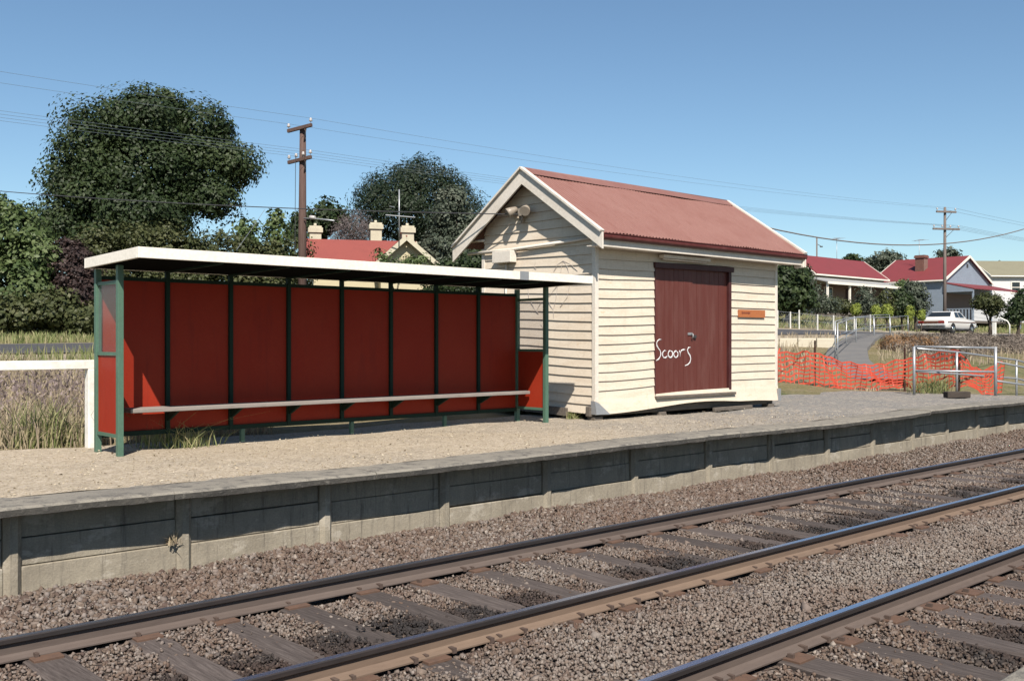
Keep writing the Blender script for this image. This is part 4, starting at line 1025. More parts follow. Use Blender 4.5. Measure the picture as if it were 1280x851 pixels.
plant('conifer_tree', 'dark spreading cypress tree behind the red roofed house', 'tree', gpt(520, 62), [blob(520, 262, 62, 70, 46), blob(478, 255, 61.5, 36, 34), blob(530, 226, 62, 44, 24), blob(572, 262, 62.5, 30, 38), blob(500, 235, 62, 36, 26), blob(545, 300, 62, 50, 40), blob(455, 285, 62, 28, 28), blob(588, 285, 62, 16, 30), blob(545, 213, 62, 20, 12)], 230, 190, .11, 'cypress', 6, .4, spread=1.0, rin=.5, aspect=.3, droop=.5, rag=(120, .5), shell=.4)
plant('broadleaf_tree', 'lighter grey green tree between the dark cypress and the shed roof', 'tree', gpt(570, 52), [blob(572, 285, 52, 30, 28), blob(565, 255, 52, 18, 18), blob(588, 312, 51.5, 30, 26), blob(558, 315, 51.5, 30, 28), blob(580, 345, 51.5, 44, 40)], 190, 100, .085, 'grey', 7, .2, spread=.6, rag=(140, .34), shell=.28)
plant('broadleaf_tree', 'thin topped green tree behind the house roof, right of the brown pole', 'tree', gpt(400, 58), [blob(400, 275, 58, 24, 18), blob(385, 290, 58, 24, 20), blob(420, 272, 58, 12, 16), blob(405, 256, 58, 12, 8), blob(372, 275, 58, 10, 14)], 170, 26, .12, 'oak', 8, .14, spread=.5)
plant('bare_shrub', 'greyish purple leafless shrub behind the house ridge', 'shrub', gpt(443, 56), [blob(443, 285, 56, 20, 20), blob(455, 292, 56, 14, 14), blob(428, 292, 56, 12, 14)], 150, 40, .09, 'twig', 10, .1, spread=.5, aspect=.12)
plant('shrub', 'leafy climber growing over the cream gable of the red roofed house', 'shrub', gpt(490, 43), [blob(478, 321, 43, 10, 7), blob(520, 326, 43, 16, 6), blob(500, 334, 43, 40, 8)], 75, 18, .07, 'lime', 11, .05, spread=.3)
plant('shrub', 'green shrub beside the shed roof on its left', 'shrub', gpt(600, 44), [blob(598, 330, 44, 28, 18), blob(570, 342, 44, 30, 16), blob(585, 372, 44, 60, 30)], 260, 26, .085, 'oak', 12, .08, spread=.36)

# right hand gardens
plant('bushy_tree', 'dense dark green tree just right of the shed wall', 'tree', gpt(985, 62), [blob(985, 352, 62, 24, 22), blob(992, 372, 61.6, 24, 18), blob(972, 365, 62, 22, 26), blob(995, 340, 62, 12, 10)], 260, 34, .13, 'oak', 30, .2, spread=.5)
plant('shrub', 'grey green wispy shrub in front of the left end of the cream house', 'shrub', gpt(1022, 66), [blob(1018, 370, 66, 13, 14), blob(1030, 382, 66, 18, 9), blob(1010, 352, 66, 6, 9)], 120, 22, .075, 'grey', 31, .08, spread=.4)
plant('shrub', 'dull green shrub below the verandah of the cream house', 'shrub', gpt(1055, 68), [blob(1052, 383, 68, 20, 7), blob(1066, 386, 68, 14, 6), blob(1040, 380, 68, 9, 8)], 110, 22, .08, 'olive', 32, .08, spread=.4)
plant('shrub', 'tall grey olive shrub in front of the middle of the cream house verandah', 'shrub', gpt(1082, 67), [blob(1081, 372, 67, 9, 13), blob(1087, 383, 67, 13, 9), blob(1076, 385, 67, 9, 8)], 110, 22, .075, 'grey', 33, .08, spread=.4)
plant('shrub', 'grey olive shrub at the right end of the cream house verandah', 'shrub', gpt(1110, 68), [blob(1108, 375, 68, 10, 12), blob(1103, 385, 68, 11, 8)], 90, 22, .075, 'olive', 34, .08, spread=.4)
plant('bushy_tree', 'silvery grey tree between the cream house and the blue house', 'tree', gpt(1145, 70), [blob(1145, 370, 70, 13, 15), blob(1149, 382, 70, 10, 11), blob(1138, 380, 69.7, 11, 13), blob(1141, 360, 70, 9, 7)], 170, 28, .085, 'grey', 35, .12, spread=.42)
plant('bushy_tree', 'dark green shrub at the foot of the silvery grey tree', 'shrub', gpt(1128, 68), [blob(1128, 382, 68, 12, 14), blob(1122, 372, 68, 8, 10)], 110, 28, .10, 'oak', 36, .08, spread=.36)
plant('broadleaf_tree', 'bright leafy tree behind the verandah corner between the two red roofed houses', 'tree', gpt(1128, 83), [blob(1130, 357, 83, 8, 7), blob(1123, 364, 83, 8, 8)], 60, 24, .09, 'lime', 37, .1, spread=.45)
for k, (px, py, w_, h_, lb) in enumerate(((1070, 386, 5, 6.5, 'small yellow green clipped conifer behind the chain link fence'), (1095, 389, 4.5, 8, 'narrow yellow green conifer left of the round one'), (1109, 389, 7, 9, 'round yellow green conifer, largest of the row'), (1137, 391, 5, 8.5, 'pointed yellow green conifer right of the round one'), (1152, 394, 3.4, 6, 'small dull yellow conifer just left of the white car roof'))):
    plant('garden_conifer', lb, 'conifer', gpt(px, 63), [blob(px, py, 63, w_ * .7, h_ * .9), blob(px, py + h_ * .4, 63, w_ * .85, h_ * .6), blob(px, py - h_ * .45, 63, w_ * .42, h_ * .5)], 110, 28, .045, 'yellow', 40 + k, .05, 'yellow green garden conifers', spread=.16, rin=.6)
plant('bushy_tree', 'round dark green tree in front of the blue house verandah', 'tree', gpt(1238, 68), [blob(1236, 377, 68, 16, 8), blob(1246, 381, 68, 10, 7), blob(1227, 381, 68, 9, 6), blob(1238, 390, 68, 7, 6)], 150, 28, .085, 'olive', 50, .13, spread=.42)
plant('bushy_tree', 'green bush at the right edge of the picture', 'bush', gpt(1272, 66), [blob(1273, 387, 66, 11, 14), blob(1285, 378, 66, 13, 17), blob(1264, 397, 66, 9, 7)], 160, 28, .09, 'oak', 51, .12, spread=.42)
plant('broadleaf_tree', 'pale bluish green gum tree on the skyline between the red roofs', 'tree', gpt(1105, 130), [blob(1108, 325, 130, 18, 11), blob(1095, 332, 130, 14, 10), blob(1122, 332, 130, 16, 10), blob(1110, 345, 130, 30, 14)], 220, 28, .2, 'grey', 52, .25, spread=.8)
plant('broadleaf_tree', 'small dark tree top just above the cream house roof', 'tree', gpt(1066, 120), [blob(1066, 324, 120, 9, 4), blob(1064, 332, 120, 10, 10)], 70, 26, .2, 'oak', 53, .2, spread=.6)
plant('broadleaf_tree', 'pale tree top above the ridge of the blue house', 'tree', gpt(1184, 125), [blob(1184, 318, 125, 10, 5), blob(1182, 330, 125, 14, 12)], 90, 26, .2, 'grey', 54, .2, spread=.7)
plant('broadleaf_tree', 'dull green tree between the blue gable and the olive roofed house', 'tree', gpt(1240, 115), [blob(1243, 345, 115, 12, 12), blob(1235, 358, 115, 14, 14), blob(1250, 338, 115, 8, 8)], 150, 26, .18, 'olive', 55, .2, spread=.6)

# blades: dry grass on the left, weeds, grass verges
def blades(n, xf, yf, hmin, hmax, w_, seed, zf, lean=.35):
    g = np.random.default_rng(seed); x = xf(g, n); y = yf(g, n); z = np.array([zf(a, b) for a, b in zip(x, y)])
    h = g.uniform(hmin, hmax, n); az = g.uniform(0, 2 * np.pi, n); le = np.abs(g.normal(size=n)) * lean * h; wa = g.uniform(0, 2 * np.pi, n)
    b = np.stack([x, y, z - .02], 1); wv_ = np.stack([np.cos(wa), np.sin(wa), np.zeros(n)], 1) * (w_ * g.uniform(.6, 1.3, n))[:, None]
    dv_ = np.stack([np.cos(az) * le, np.sin(az) * le, np.zeros(n)], 1)
    m_ = b + dv_ * .35 + np.stack([np.zeros(n), np.zeros(n), h * .6], 1); t_ = b + dv_ + np.stack([np.zeros(n), np.zeros(n), h], 1)
    V = np.stack([b - wv_, b + wv_, m_ + wv_ * .8, m_ - wv_ * .8, m_ - wv_ * .8, m_ + wv_ * .8, t_ + wv_ * .15, t_ - wv_ * .15], 1)
    return V.reshape(-1, 3), np.repeat(g.random(n), 2), t_
uni = lambda a, b: (lambda g, n: g.uniform(a, b, n))
v, t, tp = blades(30000, uni(-6, 6.6), lambda g, n: 11.7 + 10.5 * g.random(n) ** 1.2, .12, .46, .006, 1, zt, .55); o = np_mesh('dry_grass', v, 4, L['straw'], None, t); tag(o, 'tall dry straw coloured grass between the platform and the road', 'grass', None, 'stuff')
g = np.random.default_rng(4); tp = tp[(g.random(len(tp)) < .6 * np.exp(-((tp[:, 1] - 15.5) / 2.2) ** 2))]; k = np.repeat(tp, 3, 0); n = len(k)
c = k + g.normal(size=(n, 3)) * [.025, .025, .05]; a = g.normal(size=(n, 3)) * .014; b = g.normal(size=(n, 3)) * .01; a[:, 2] *= 2
o = np_mesh('seed_heads', np.stack([c - a, c + b, c + a, c - b], 1).reshape(-1, 3), 4, L['seed'], None, g.random(n)); tag(o, 'purplish seed heads on the dry grass', 'grass', None, 'stuff')
v, t, _ = blades(300, lambda g, n: 3.85 + g.normal(size=n) * .22, lambda g, n: 11.75 + np.abs(g.normal(size=n)) * .35, .2, .6, .007, 2, zt, .5); o = np_mesh('green_grass', v, 4, L['green_grass'], None, t); tag(o, 'green grass growing round the white fence post', 'grass', None, 'stuff')
def tuft(px, py, n, h, w_, label, seed, sp=.1, mat='green_grass', lean=.9):
    p = ray(px, py); tt_ = EYE / -p.z; c = p * tt_
    v, t, _ = blades(n, lambda g, n: c.x + g.normal(size=n) * sp, lambda g, n: c.y + g.normal(size=n) * sp * .6, h * .4, h, w_, seed, lambda a, b: 0, lean)
    o = np_mesh('weed_tuft', v, 4, L[mat], None, t); tag(o, label, 'weed')
tuft(200, 557, 90, .45, .006, 'long bladed weed under the left end of the shelter bench', 31, .16)
tuft(247, 556, 110, .26, .005, 'bushy grass weed in front of the shelter bottom rail', 32, .14)
tuft(226, 557, 40, .36, .005, 'sparse arching weed between the two weeds at the shelter', 33, .12)
tuft(718, 523, 80, .14, .008, 'small bright green weed at the sunken shed corner', 34, .05)
tuft(985, 489, 120, .12, .007, 'grass weeds at the foot of the orange net beside the shed', 35, .3)
tuft(1085, 487, 100, .12, .007, 'sparse straw weeds along the foot of the sagging orange net', 36, .35, 'straw')
tuft(1165, 490, 300, .4, .008, 'dull green weeds inside the pipe fence', 37, .3)
# little weed in a crack of the wall post
v, t, _ = blades(40, lambda g, n: posts[7] - .1 + g.normal(size=n) * .03, lambda g, n: YW - .05 + g.normal(size=n) * .02, .04, .12, .006, 39, lambda a, b: -.44, 1.2); o = np_mesh('weed_tuft', v, 4, L['straw'], None, t); tag(o, 'dry weed growing from a joint in the platform wall', 'weed')
# grass verges
v, t, _ = blades(15000, uni(-12, 30), uni(31.8, 38), .1, .3, .02, 5, zt); V2, T2, _ = blades(6000, uni(-12, 20), uni(21, 23.8), .1, .4, .014, 6, zt)
V3, T3, _ = blades(15000, uni(40, 105), uni(31.8, 42), .1, .3, .03, 7, zt); V4, T4, _ = blades(9000, uni(22, 70), uni(14, 23.5), .1, .35, .016, 8, zt)
kp = np.ones(len(V4) // 8, bool); c4 = V4.reshape(-1, 8, 3)[:, 0]
px_ = np.interp(c4[:, 0], pa[:, 0], pa[:, 1]); kp = np.abs(c4[:, 1] - px_) > 1.1
V4 = V4.reshape(-1, 8, 3)[kp].reshape(-1, 3); T4 = T4.reshape(-1, 2)[kp].ravel() * .9
o = np_mesh('dry_bank_grass', V4, 4, L['straw'], None, T4); tag(o, 'thin straw grass on the bank beside the ramp', 'grass', None, 'stuff')
o = np_mesh('verge_grass', np.concatenate([v, V2, V3]), 4, L['green_grass'], None, np.concatenate([t, T2, T3])); tag(o, 'short green and straw grass on the road verges', 'grass', None, 'stuff')
# dry scrub on the bank below the car
sc = []; g = random.Random(3)
for k in range(130):
    X = g.uniform(33, 66); Y = g.uniform(14.6, 20.3)
    if abs(Y - float(np.interp(X, pa[:, 0], pa[:, 1]))) < 2.0 or Y > float(np.interp(X, pa[:, 0], pa[:, 1])): continue
    r_ = g.uniform(.3, .6); sc.append((X, Y, zt(X, Y) + r_ * .15, r_ * 1.5, r_, r_ * .6))
v, t = leafcloud(sc, 1700, 50, .075, seed=60, spread=.34, aspect=.13); o = np_mesh('scrub', v, 4, L['brown'], None, t); tag(o, 'dry brownish scrub covering the bank below the white car', 'scrub', None, 'stuff')
def gnd(px, py):        # where that line of sight meets the ground
    r_ = ray(px, py)
    for i in range(200, 1400):
        p = Vector((0, 0, EYE)) + r_ * (i * .05)
        if p.y > 12.4 and p.z < zt(p.x, p.y): return (p.x, p.y, zt(p.x, p.y))
    return tuple(p)
b0 = gnd(1122, 438); plant('shrub', 'rust brown dead shrub on the bank beside the ramp', 'shrub', b0, [(b0[0], b0[1], b0[2] + .2, .7, .6, .36), (b0[0] + .8, b0[1] - .4, b0[2] + .15, .55, .5, .3)], 90, 60, .08, 'russet', 61, .04, spread=.26, aspect=.13)
for k, (px, py, lb) in enumerate(((1155, 436, 'grey brown dry shrub behind the orange net, left of the frame post'), (1205, 432, 'wide grey brown dry shrub on the bank under the front of the car'), (1255, 432, 'grey brown dry shrub at the right edge of the bank'))):
    b0 = gnd(px, py); plant('shrub', lb, 'shrub', b0, [(b0[0], b0[1], b0[2] + .15, 1.0, .8, .32), (b0[0] + 1.0, b0[1] - .4, b0[2] + .1, .8, .7, .28), (b0[0] - .9, b0[1] + .3, b0[2] + .1, .8, .7, .26)], 130, 50, .075, 'brown', 62 + k, .04, spread=.28, aspect=.13)

# ------------------------------------------------------------------ houses
def hbox(mb, a, b, mi=0): mb.box(a, b, mi)
def gable_house(root, W, D, H, rise, walls, roofm, over=.35, base=-1.0, trim='white_trim'):
    """local frame: x along the ridge (0..W), y depth (0..D), front is y = 0"""
    mb = MB(); mb.box((0, 0, base), (W, D, H))
    for x in (0, W):
        tri = [(x, 0, H + .001), (x, D, H + .001), (x, D / 2, H + rise)]
        mb.face(tri if x else tri[::-1])
    wl = mb.build('wall', M[walls], root, world=False)
    p = rise / (D / 2)
    mb = MB()
    for s in (0, 1):
        e = -over if s == 0 else D + over; z = H - over * p
        P = [(-over, e, z), (W + over, e, z), (W + over, D / 2, H + rise), (-over, D / 2, H + rise)]
        mb.prism(P if s == 0 else P[::-1], (0, 0, .06))
    rf = mb.build('roof', M[roofm], root, world=False)
    for x in (-over - .02, W + over - .02):
        for e in (-over, D + over):
            mb = MB(); mb.bar((x + .02, e, H - over * p - .03), (x + .02, D / 2, H + rise - .03), .05, .2); mb.build('barge_board', M[trim], rf, world=False)
    mb = MB(); mb.box((-over, -over - .1, H - over * p - .08), (W + over, -over - .01, H - over * p + .03)); mb.build('gutter', M[trim], rf, world=False)
    return wl, rf
def window(root, a, b, frame='white_trim', axis='x'):
    mb = MB(); (x0, y0, z0), (x1, y1, z1) = a, b; t = .08
    if axis == 'x':
        for q in (((x0, y0, z0), (x1, y1, z0 + t)), ((x0, y0, z1 - t), (x1, y1, z1)), ((x0, y0, z0 + t), (x0 + t, y1, z1 - t)), ((x1 - t, y0, z0 + t), (x1, y1, z1 - t)), ((x0 + t, y0 + .01, (z0 + z1) / 2 - .03), (x1 - t, y1, (z0 + z1) / 2 + .03))): mb.box(*q)
        f = mb.build('window', M[frame], root, world=False); p = MB(); p.box((x0 + t, y0 + .03, z0 + t), (x1 - t, y1 + .02, z1 - t)); p.build('pane', M['glass_dark'], f, world=False)
    return f
# cream house with verandah, parallel to the line
fx, fy = 69.6, 41.2; HA = empty('house', (fx, fy, zt(fx, fy) - .05), 0, 'cream weatherboard house with a red roof and a pale grey verandah roof', 'house')
hz = HA.location.z
gable_house(HA, 11.2, 4.0, 6.6 - hz, 1.45, 'house_cream', 'roof_red', .3, -1.5)
mb = MB(); vz = 5.72 - hz; mb.prism([(-1.6, -2.1, vz - .1), (11.9, -2.1, vz - .1), (11.9, -.02, vz + .42), (-1.6, -.02, vz + .42)], (0, 0, .07)); vr = mb.build('verandah_roof', M['roof_grey'], HA, world=False)
mb = MB(); mb.box((-1.6, -2.2, vz - .22), (11.9, -2.12, vz - .03)); mb.build('verandah_fascia', M['white_trim'], vr, world=False)
for k in range(5):
    x = -1.4 + k * 3.28; mb = MB(); mb.box((x - .07, -2.05, -1.5), (x + .07, -1.92, vz - .12)); mb.build('verandah_post', M['white_trim'], HA, world=False)
mb = MB(); mb.box((-1.6, -2.1, -1.5), (11.9, -.01, .15)); mb.build('verandah_floor', M['old_wood'], HA, world=False)
mb = MB(); mb.box((.05, -.03, .16), (11.1, -.005, 2.5)); mb.build('verandah_shaded_wall', M['house_shaded'], HA, world=False)  # brown panel over the cream wall, coloured to stand in for verandah shade
for x in (1.4, 7.6): window(HA, (x, -.09, .9), (x + 1.3, -.035, 2.3))
mb = MB(); mb.box((4.8, -.08, .16), (5.75, -.035, 2.25)); mb.build('door', M['door_dark'], HA, world=False)
# blue house, turned to the line
e2 = onD(1209, 320.5, 87); rdg = (Rv * .66 - Fv * .751); ang = math.atan2(rdg.y, rdg.x)
gW, gD = 6.3, 9.0
back = Vector((-math.sin(ang), math.cos(ang), 0))
if back.dot(Fv) < 0: back = -back
org = Vector((e2.x, e2.y, 0)) - Vector((rdg.x, rdg.y, 0)).normalized() * gW - back * (gD / 2)
HB = empty('house', (org.x, org.y, 3.0), ang, 'pale blue weatherboard house with a bright red roof and brick chimney', 'house')
BH = 6.45 - 3.0; BR = 8.58 - 6.45
gable_house(HB, gW, gD, BH, BR, 'house_blue', 'roof_red', .25, -2.5)
pz = lambda y: BH + BR * (y / (gD / 2))
mb = MB(); cy0 = 1.7; mb.box((3.0, cy0, pz(cy0) - .6), (3.8, cy0 + .7, BH + BR - .1)); mb.box((2.92, cy0 - .08, BH + BR - .1), (3.88, cy0 + .78, BH + BR + .04)); mb.box((2.96, cy0 - .04, BH + BR + .04), (3.84, cy0 + .74, BH + BR + .14)); mb.build('chimney', M['brick'], HB, world=False)
vx0, vx1 = gW + .02, gW + 2.6; v0 = BH - .35; v1 = BH - .95
mb = MB(); mb.prism([(vx0, -.1, v0), (vx0, gD + .6, v0), (vx1, gD + .6, v1), (vx1, -.1, v1)][::-1], (0, 0, .07)); vr = mb.build('verandah_roof', M['roof_red'], HB, world=False)
mb = MB(); mb.prism([(vx0, -.08, v0 - .02), (vx1 - .05, -.08, v1 - .02), (vx1 - .05, -.08, v1 - .2), (vx0, -.08, v1 - .2)], (0, .05, 0)); mb.build('verandah_end', M['house_blue'], vr, world=False)
for y in (0, 3.4, gD + .3):
    mb = MB(); mb.box((vx1 - .18, y, -2.5), (vx1 - .06, y + .12, v1 - .05)); mb.build('verandah_post', M['house_blue'], HB, world=False)
mb = MB(); mb.box((vx0, -.05, -.3), (vx1 - .02, gD + .5, -.1)); mb.build('verandah_floor', M['old_wood'], HB, world=False)
for k in range(9):
    x = vx0 + .2 + k * .27; mb = MB(); mb.box((x, -.02, -.08), (x + .12, .03, .85)); mb.build('baluster', M['house_blue'], HB, world=False)
mb = MB(); mb.box((vx0, -.03, .85), (vx1 - .2, .05, .93)); mb.build('balustrade_rail', M['house_blue'], HB, world=False)
mb = MB(); mb.box((vx1 - .16, .14, -.15), (vx1 - .1, gD + .28, .85)); mb.build('balustrade_panel', M['house_white'], HB, world=False)
mb = MB(); mb.box((gW + .012, .6, -.1), (gW + .05, gD - .3, v1 - .25)); mb.build('verandah_shaded_wall', M['house_shaded'], HB, world=False)  # brown panel on the blue wall, its colour imitating shade below the verandah
mb = MB(); mb.box((gW + .005, gD / 2 - .14, BH + BR * .55), (gW + .04, gD / 2 + .14, BH + BR * .55 + .3)); mb.build('vent', M['steel_dark'], HB, world=False)
window(HB, (1.6, -.07, .7), (2.7, -.01, 2.0))
# olive roofed house at the right edge, long side to the camera
oc = onD(1240, 345, 102); HC = empty('house', (oc.x, oc.y, 3.2), TH - R(90) + R(4), 'white house with an olive roof at the right edge of the picture', 'house')
oh = oc.z - 3.2 + .15; gable_house(HC, 14, 6.5, oh, 1.6, 'house_white', 'roof_olive', .3, -2)
window(HC, (2.0, -.07, oh - 1.9), (3.0, -.01, oh - .7)); window(HC, (6.0, -.07, oh - 1.9), (7.2, -.01, oh - .7))
# red roofed house behind the hedge, with three chimneys and a cream gable
hc = onD(392, 323, 50); HD = empty('house', (hc.x, hc.y, 1.6), TH - R(90) + R(14), 'house with an orange red roof and three cream chimneys behind the hedge', 'house')
sc_ = 50 / FPX
def lz(py, d=50): return EYE + (HOR - py) * d / FPX - 1.6
wl, rf = gable_house(HD, 5.2, 5.0, lz(329), lz(294) - lz(329), 'house_yellow', 'roof_orange', .35, -1.0, 'chimney_cream')
# cross gable facing the camera
gx0, gx1, gxm = (465 - 392) * sc_, (543 - 392) * sc_, (503 - 392) * sc_; ga = lz(294, 49); ge = lz(326, 49)
mb = MB(); mb.face([(gx0 + .3, -1.2, -1), (gx1 - .3, -1.2, -1), (gx1 - .3, -1.2, ge), (gxm, -1.2, ga - .1), (gx0 + .3, -1.2, ge)]); mb.face([(gx0 + .3, -1.2, -1), (gx0 + .3, -1.2, ge), (gx0 + .3, .5, ge), (gx0 + .3, .5, -1)]); mb.face([(gx1 - .3, -1.2, -1), (gx1 - .3, 4, -1), (gx1 - .3, 4, ge), (gx1 - .3, -1.2, ge)]); mb.build('wall', M['house_yellow'], HD, world=False)
mb = MB()
mb.prism([(gx0, -1.6, ge - .1), (gxm, -1.6, ga), (gxm, 3, ga), (gx0, 3, ge - .1)][::-1], (0, 0, .06)); mb.prism([(gxm, -1.6, ga), (gx1, -1.6, ge - .1), (gx1, 3, ge - .1), (gxm, 3, ga)][::-1], (0, 0, .06)); rf2 = mb.build('roof', M['roof_orange'], HD, world=False)
for xe in (gx0, gx1):
    mb = MB(); mb.bar((xe, -1.64, ge - .16), (gxm, -1.64, ga - .06), .06, .22); mb.build('barge_board', M['chimney_cream'], rf2, world=False)
mb = MB(); xr_ = gx1 + 1.2; mb.prism([(gx1, 0, ge - .2), (xr_, 0, ge - .3), (xr_, 3, ge + .5), (gx1, 3, ge + .5)], (0, 0, .06)); mb.build('lean_to_roof', M['roof_grey'], HD, world=False)
bpy.context.view_layer.update(); inv = HD.matrix_world.inverted()
for (px, dd, pt_, pb) in ((394, 53, 283, 300), (469.5, 54.5, 279, 305), (509, 51, 283, 305)):
    lc = inv @ onD(px, 300, dd); x, y = lc.x, lc.y; zt_, zb_ = lz(pt_, dd), lz(pb, dd) - .8; mb = MB(); w_ = .30
    mb.box((x - w_, y - w_, zb_), (x + w_, y + w_, zt_ - .35)); mb.box((x - w_ - .08, y - w_ - .08, zt_ - .35), (x + w_ + .08, y + w_ + .08, zt_ - .1)); mb.box((x - w_ - .02, y - w_ - .02, zt_ - .1), (x + w_ + .02, y + w_ + .02, zt_)); mb.tube([(x, y, zt_), (x, y, zt_ + .15)], [.1, .07], 8)
    mb.build('chimney', M['chimney_cream'], HD, world=False)
# aerials
def aerial(px, pt_, pb, d, label, ang=.4, wd=.9):
    a = onD(px, pb, d); b = onD(px, pt_, d); rt = empty('tv_aerial', tuple(a), 0, label, 'aerial'); H = b.z - a.z
    mb = MB(); mb.tube([(0, 0, -1.5), (0, 0, H)], .022, 6); mb.build('mast', M['galv'], rt, world=False)
    mb = MB(); dv = Vector((math.cos(ang), math.sin(ang), 0)); pv = Vector((-dv.y, dv.x, 0))
    mb.tube([dv * -wd + Vector((0, 0, H - .1)), dv * wd + Vector((0, 0, H - .1))], .015, 5)
    for k in range(5):
        c = dv * (wd * (-1 + .5 * k)) + Vector((0, 0, H - .1)); l = .5 - .06 * k; mb.tube([c - pv * l, c + pv * l], .01, 5)
    mb.build('antenna', M['galv'], rt, world=False)
def mast(px, pt_, pb, d, label, r_=.05):
    a = onD(px, pb, d); b = onD(px, pt_, d); mb = MB(); mb.tube([a - Vector((0, 0, 6)), b], r_, 7); o = mb.build('pole', M['pole_grey']); tag(o, label, 'pole'); return b
rt = empty('tv_aerial', tuple(onD(499, 300, 48)), 0, 'tall thin aerial mast above the house with chimneys, in front of the cypress', 'aerial')
p0 = rt.location; mb = MB(); mb.tube([p0, onD(499, 237, 48)], .035, 6); mb.build('mast', M['galv'], rt)
mb = MB(); mb.tube([onD(482, 269, 48), onD(519, 272, 48)], .03, 5); mb.tube([onD(487, 258, 48.4), onD(493, 259, 47.8)], .02, 5); mb.build('antenna', M['galv'], rt)
aerial(1046, 297, 322, 84, 'thin aerial above the cream house roof', .9, .6)
aerial(1149, 299, 318, 88, 'thin aerial behind the brick chimney of the blue house', 1.2, .6)
b = mast(1021, 297, 330, 95, 'short dark lamp pole rising behind the cream house', .07)
mb = MB(); mb.tube([b - Vector((0, 0, .6)), b + Rv * .35 - Vector((0, 0, .8))], .03, 5); mb.tube([b + Rv * .3 - Vector((0, 0, .86)), b + Rv * .55 - Vector((0, 0, .86))], .06, 6); bpo = mb.build('lamp_head', M['steel_dark'])
lp = [o for o in COL.objects if o.name.startswith('pole') and o.get('category') == 'pole' and o.type == 'MESH'][-1]; bpo.parent = lp
rt = empty('street_lamp', tuple(onD(380, 271, 37.8)), 0, 'horizontal street lamp arm with a small lamp on the brown pole', 'lamp')
mb = MB(); mb.tube([onD(380, 273, 37.8), onD(400, 274, 37.4), onD(418, 276, 37)], .028, 6); mb.build('arm', M['galv'], rt); mb = MB(); mb.tube([onD(388, 272, 37.6), onD(394, 272, 37.5)], [.09, .06], 8); mb.build('lamp_head', M['insul'], rt)

# chain link fence across the road and the white garden arch
CL = empty('chain_link_fence', gpt(1030, 59), 0, 'low chain link garden fence with pale posts across the road', 'fence')
fpts = [Vector(gpt(px, 59 + (px - 1030) * .02)) for px in (955, 972, 988, 999, 1022, 1042, 1068, 1088)]
for i, p in enumerate(fpts):
    mb = MB(); mb.box((p.x - .028, p.y - .028, p.z - .2), (p.x + .028, p.y + .028, p.z + (.95 if i not in (3, 7) else 1.1))); mb.build('post', M['white_post'], CL)
mb = MB()
for i in range(len(fpts) - 1):
    a, b = fpts[i], fpts[i + 1]
    for h in (.08, .5, .9): mb.bar(U(a, h), U(b, h), .014, .014)
    n_ = int((b - a).length / .16)
    for k in range(n_):
        q0 = a + (b - a) * (k / n_); q1 = a + (b - a) * (min(n_, k + 5) / n_); mb.bar(U(q0, .08), U(q1, .9), .006, .006); mb.bar(U(q0, .9), U(q1, .08), .006, .006)
mb.build('wire_mesh', M['galv'], CL)
GT = empty('garden_arch', gpt(1252, 63), 0, 'small white bent pipe gate frame under the dark round tree', 'gate')
c0 = Vector(gpt(1243, 63)); c1 = Vector(gpt(1262, 63))
mb = MB(); mb.box((c0.x - .09, c0.y - .09, c0.z - .2), (c0.x + .09, c0.y + .09, c0.z + .95)); mb.build('post', M['white_post'], GT)
mb = MB(); mb.tube([U(c1, -.1), U(c1, .8), U(c1, 1.05) + (c0 - c1) * .15, U(c0, 1.25) - (c0 - c1) * .35], .045, 7); mb.build('bent_pipe', M['white_post'], GT)
# mailbox-like rocks and boards of the garden edge
ED = empty('garden_edge', gpt(1110, 60.5), 0, 'low rough stone edging in front of the yellow conifers', 'edging'); mb = MB(); g = random.Random(8)
for px in frange(1092, 1160, 2.6):
    p = Vector(gpt(px, 60.5 + (px - 1092) * .02)); r_ = g.uniform(.1, .2); mb.box((-r_ * 1.3, -r_, -.1), (r_ * 1.3, r_, r_), 0, Matrix.Translation(p) @ Matrix.Rotation(g.uniform(0, 3), 4, 'Z') @ Matrix.Rotation(g.uniform(-.3, .3), 4, 'X'))
mb.build('stones', M['wall_conc'], ED, bevel=.04)
# ------------------------------------------------------------------ white sedan parked by the road
m = NT('white car paint'); m.b.inputs['Coat Weight'].default_value = .6; M['car'] = m.set((.78, .76, .72), .3, 0, .5)
M['chrome'] = NT('dull chrome').set((.55, .55, .56), .22, 1, .5)
M['tyre'] = NT('tyre rubber').set((.02, .02, .02), .8)
M['tail'] = NT('tail lamp').set((.25, .02, .015), .2)
M['stripe'] = NT('brown body stripe').set((.13, .05, .03), .4)
CX, CY = 62.4, 27.7
CAR = empty('parked_car', (CX, CY, zt(CX + 2, CY + .9) + .06), R(2), 'white old sedan with a brown side stripe parked on the road', 'car')
CW = 1.82
CAR.scale = (1.08, 1.05, 1.05)
def loft(sections, mi=0, cap=True):
    mb = MB(); n = len(sections[0])
    for s in sections: mb.v += s
    for i in range(len(sections) - 1):
        for j in range(n):
            k = (j + 1) % n; mb.f.append([i*n+j, i*n+k, (i+1)*n+k, (i+1)*n+j][::-1]); mb.m.append(mi); mb.sm.append(True)
    if cap:
        mb.f.append(list(range(n))); mb.f.append([(len(sections)-1)*n + j for j in range(n)][::-1]); mb.m += [mi, mi]; mb.sm += [False, False]
    return mb
def sec(x, w_, zb_, zm, zt_, tw):
    c = CW / 2
    return [(x, c - w_ * .93, zb_), (x, c - w_, zb_ + .12), (x, c - w_, zm), (x, c - tw, zt_ - .03), (x, c - tw + .08, zt_), (x, c + tw - .08, zt_), (x, c + tw, zt_ - .03), (x, c + w_, zm), (x, c + w_, zb_ + .12), (x, c + w_ * .93, zb_)]
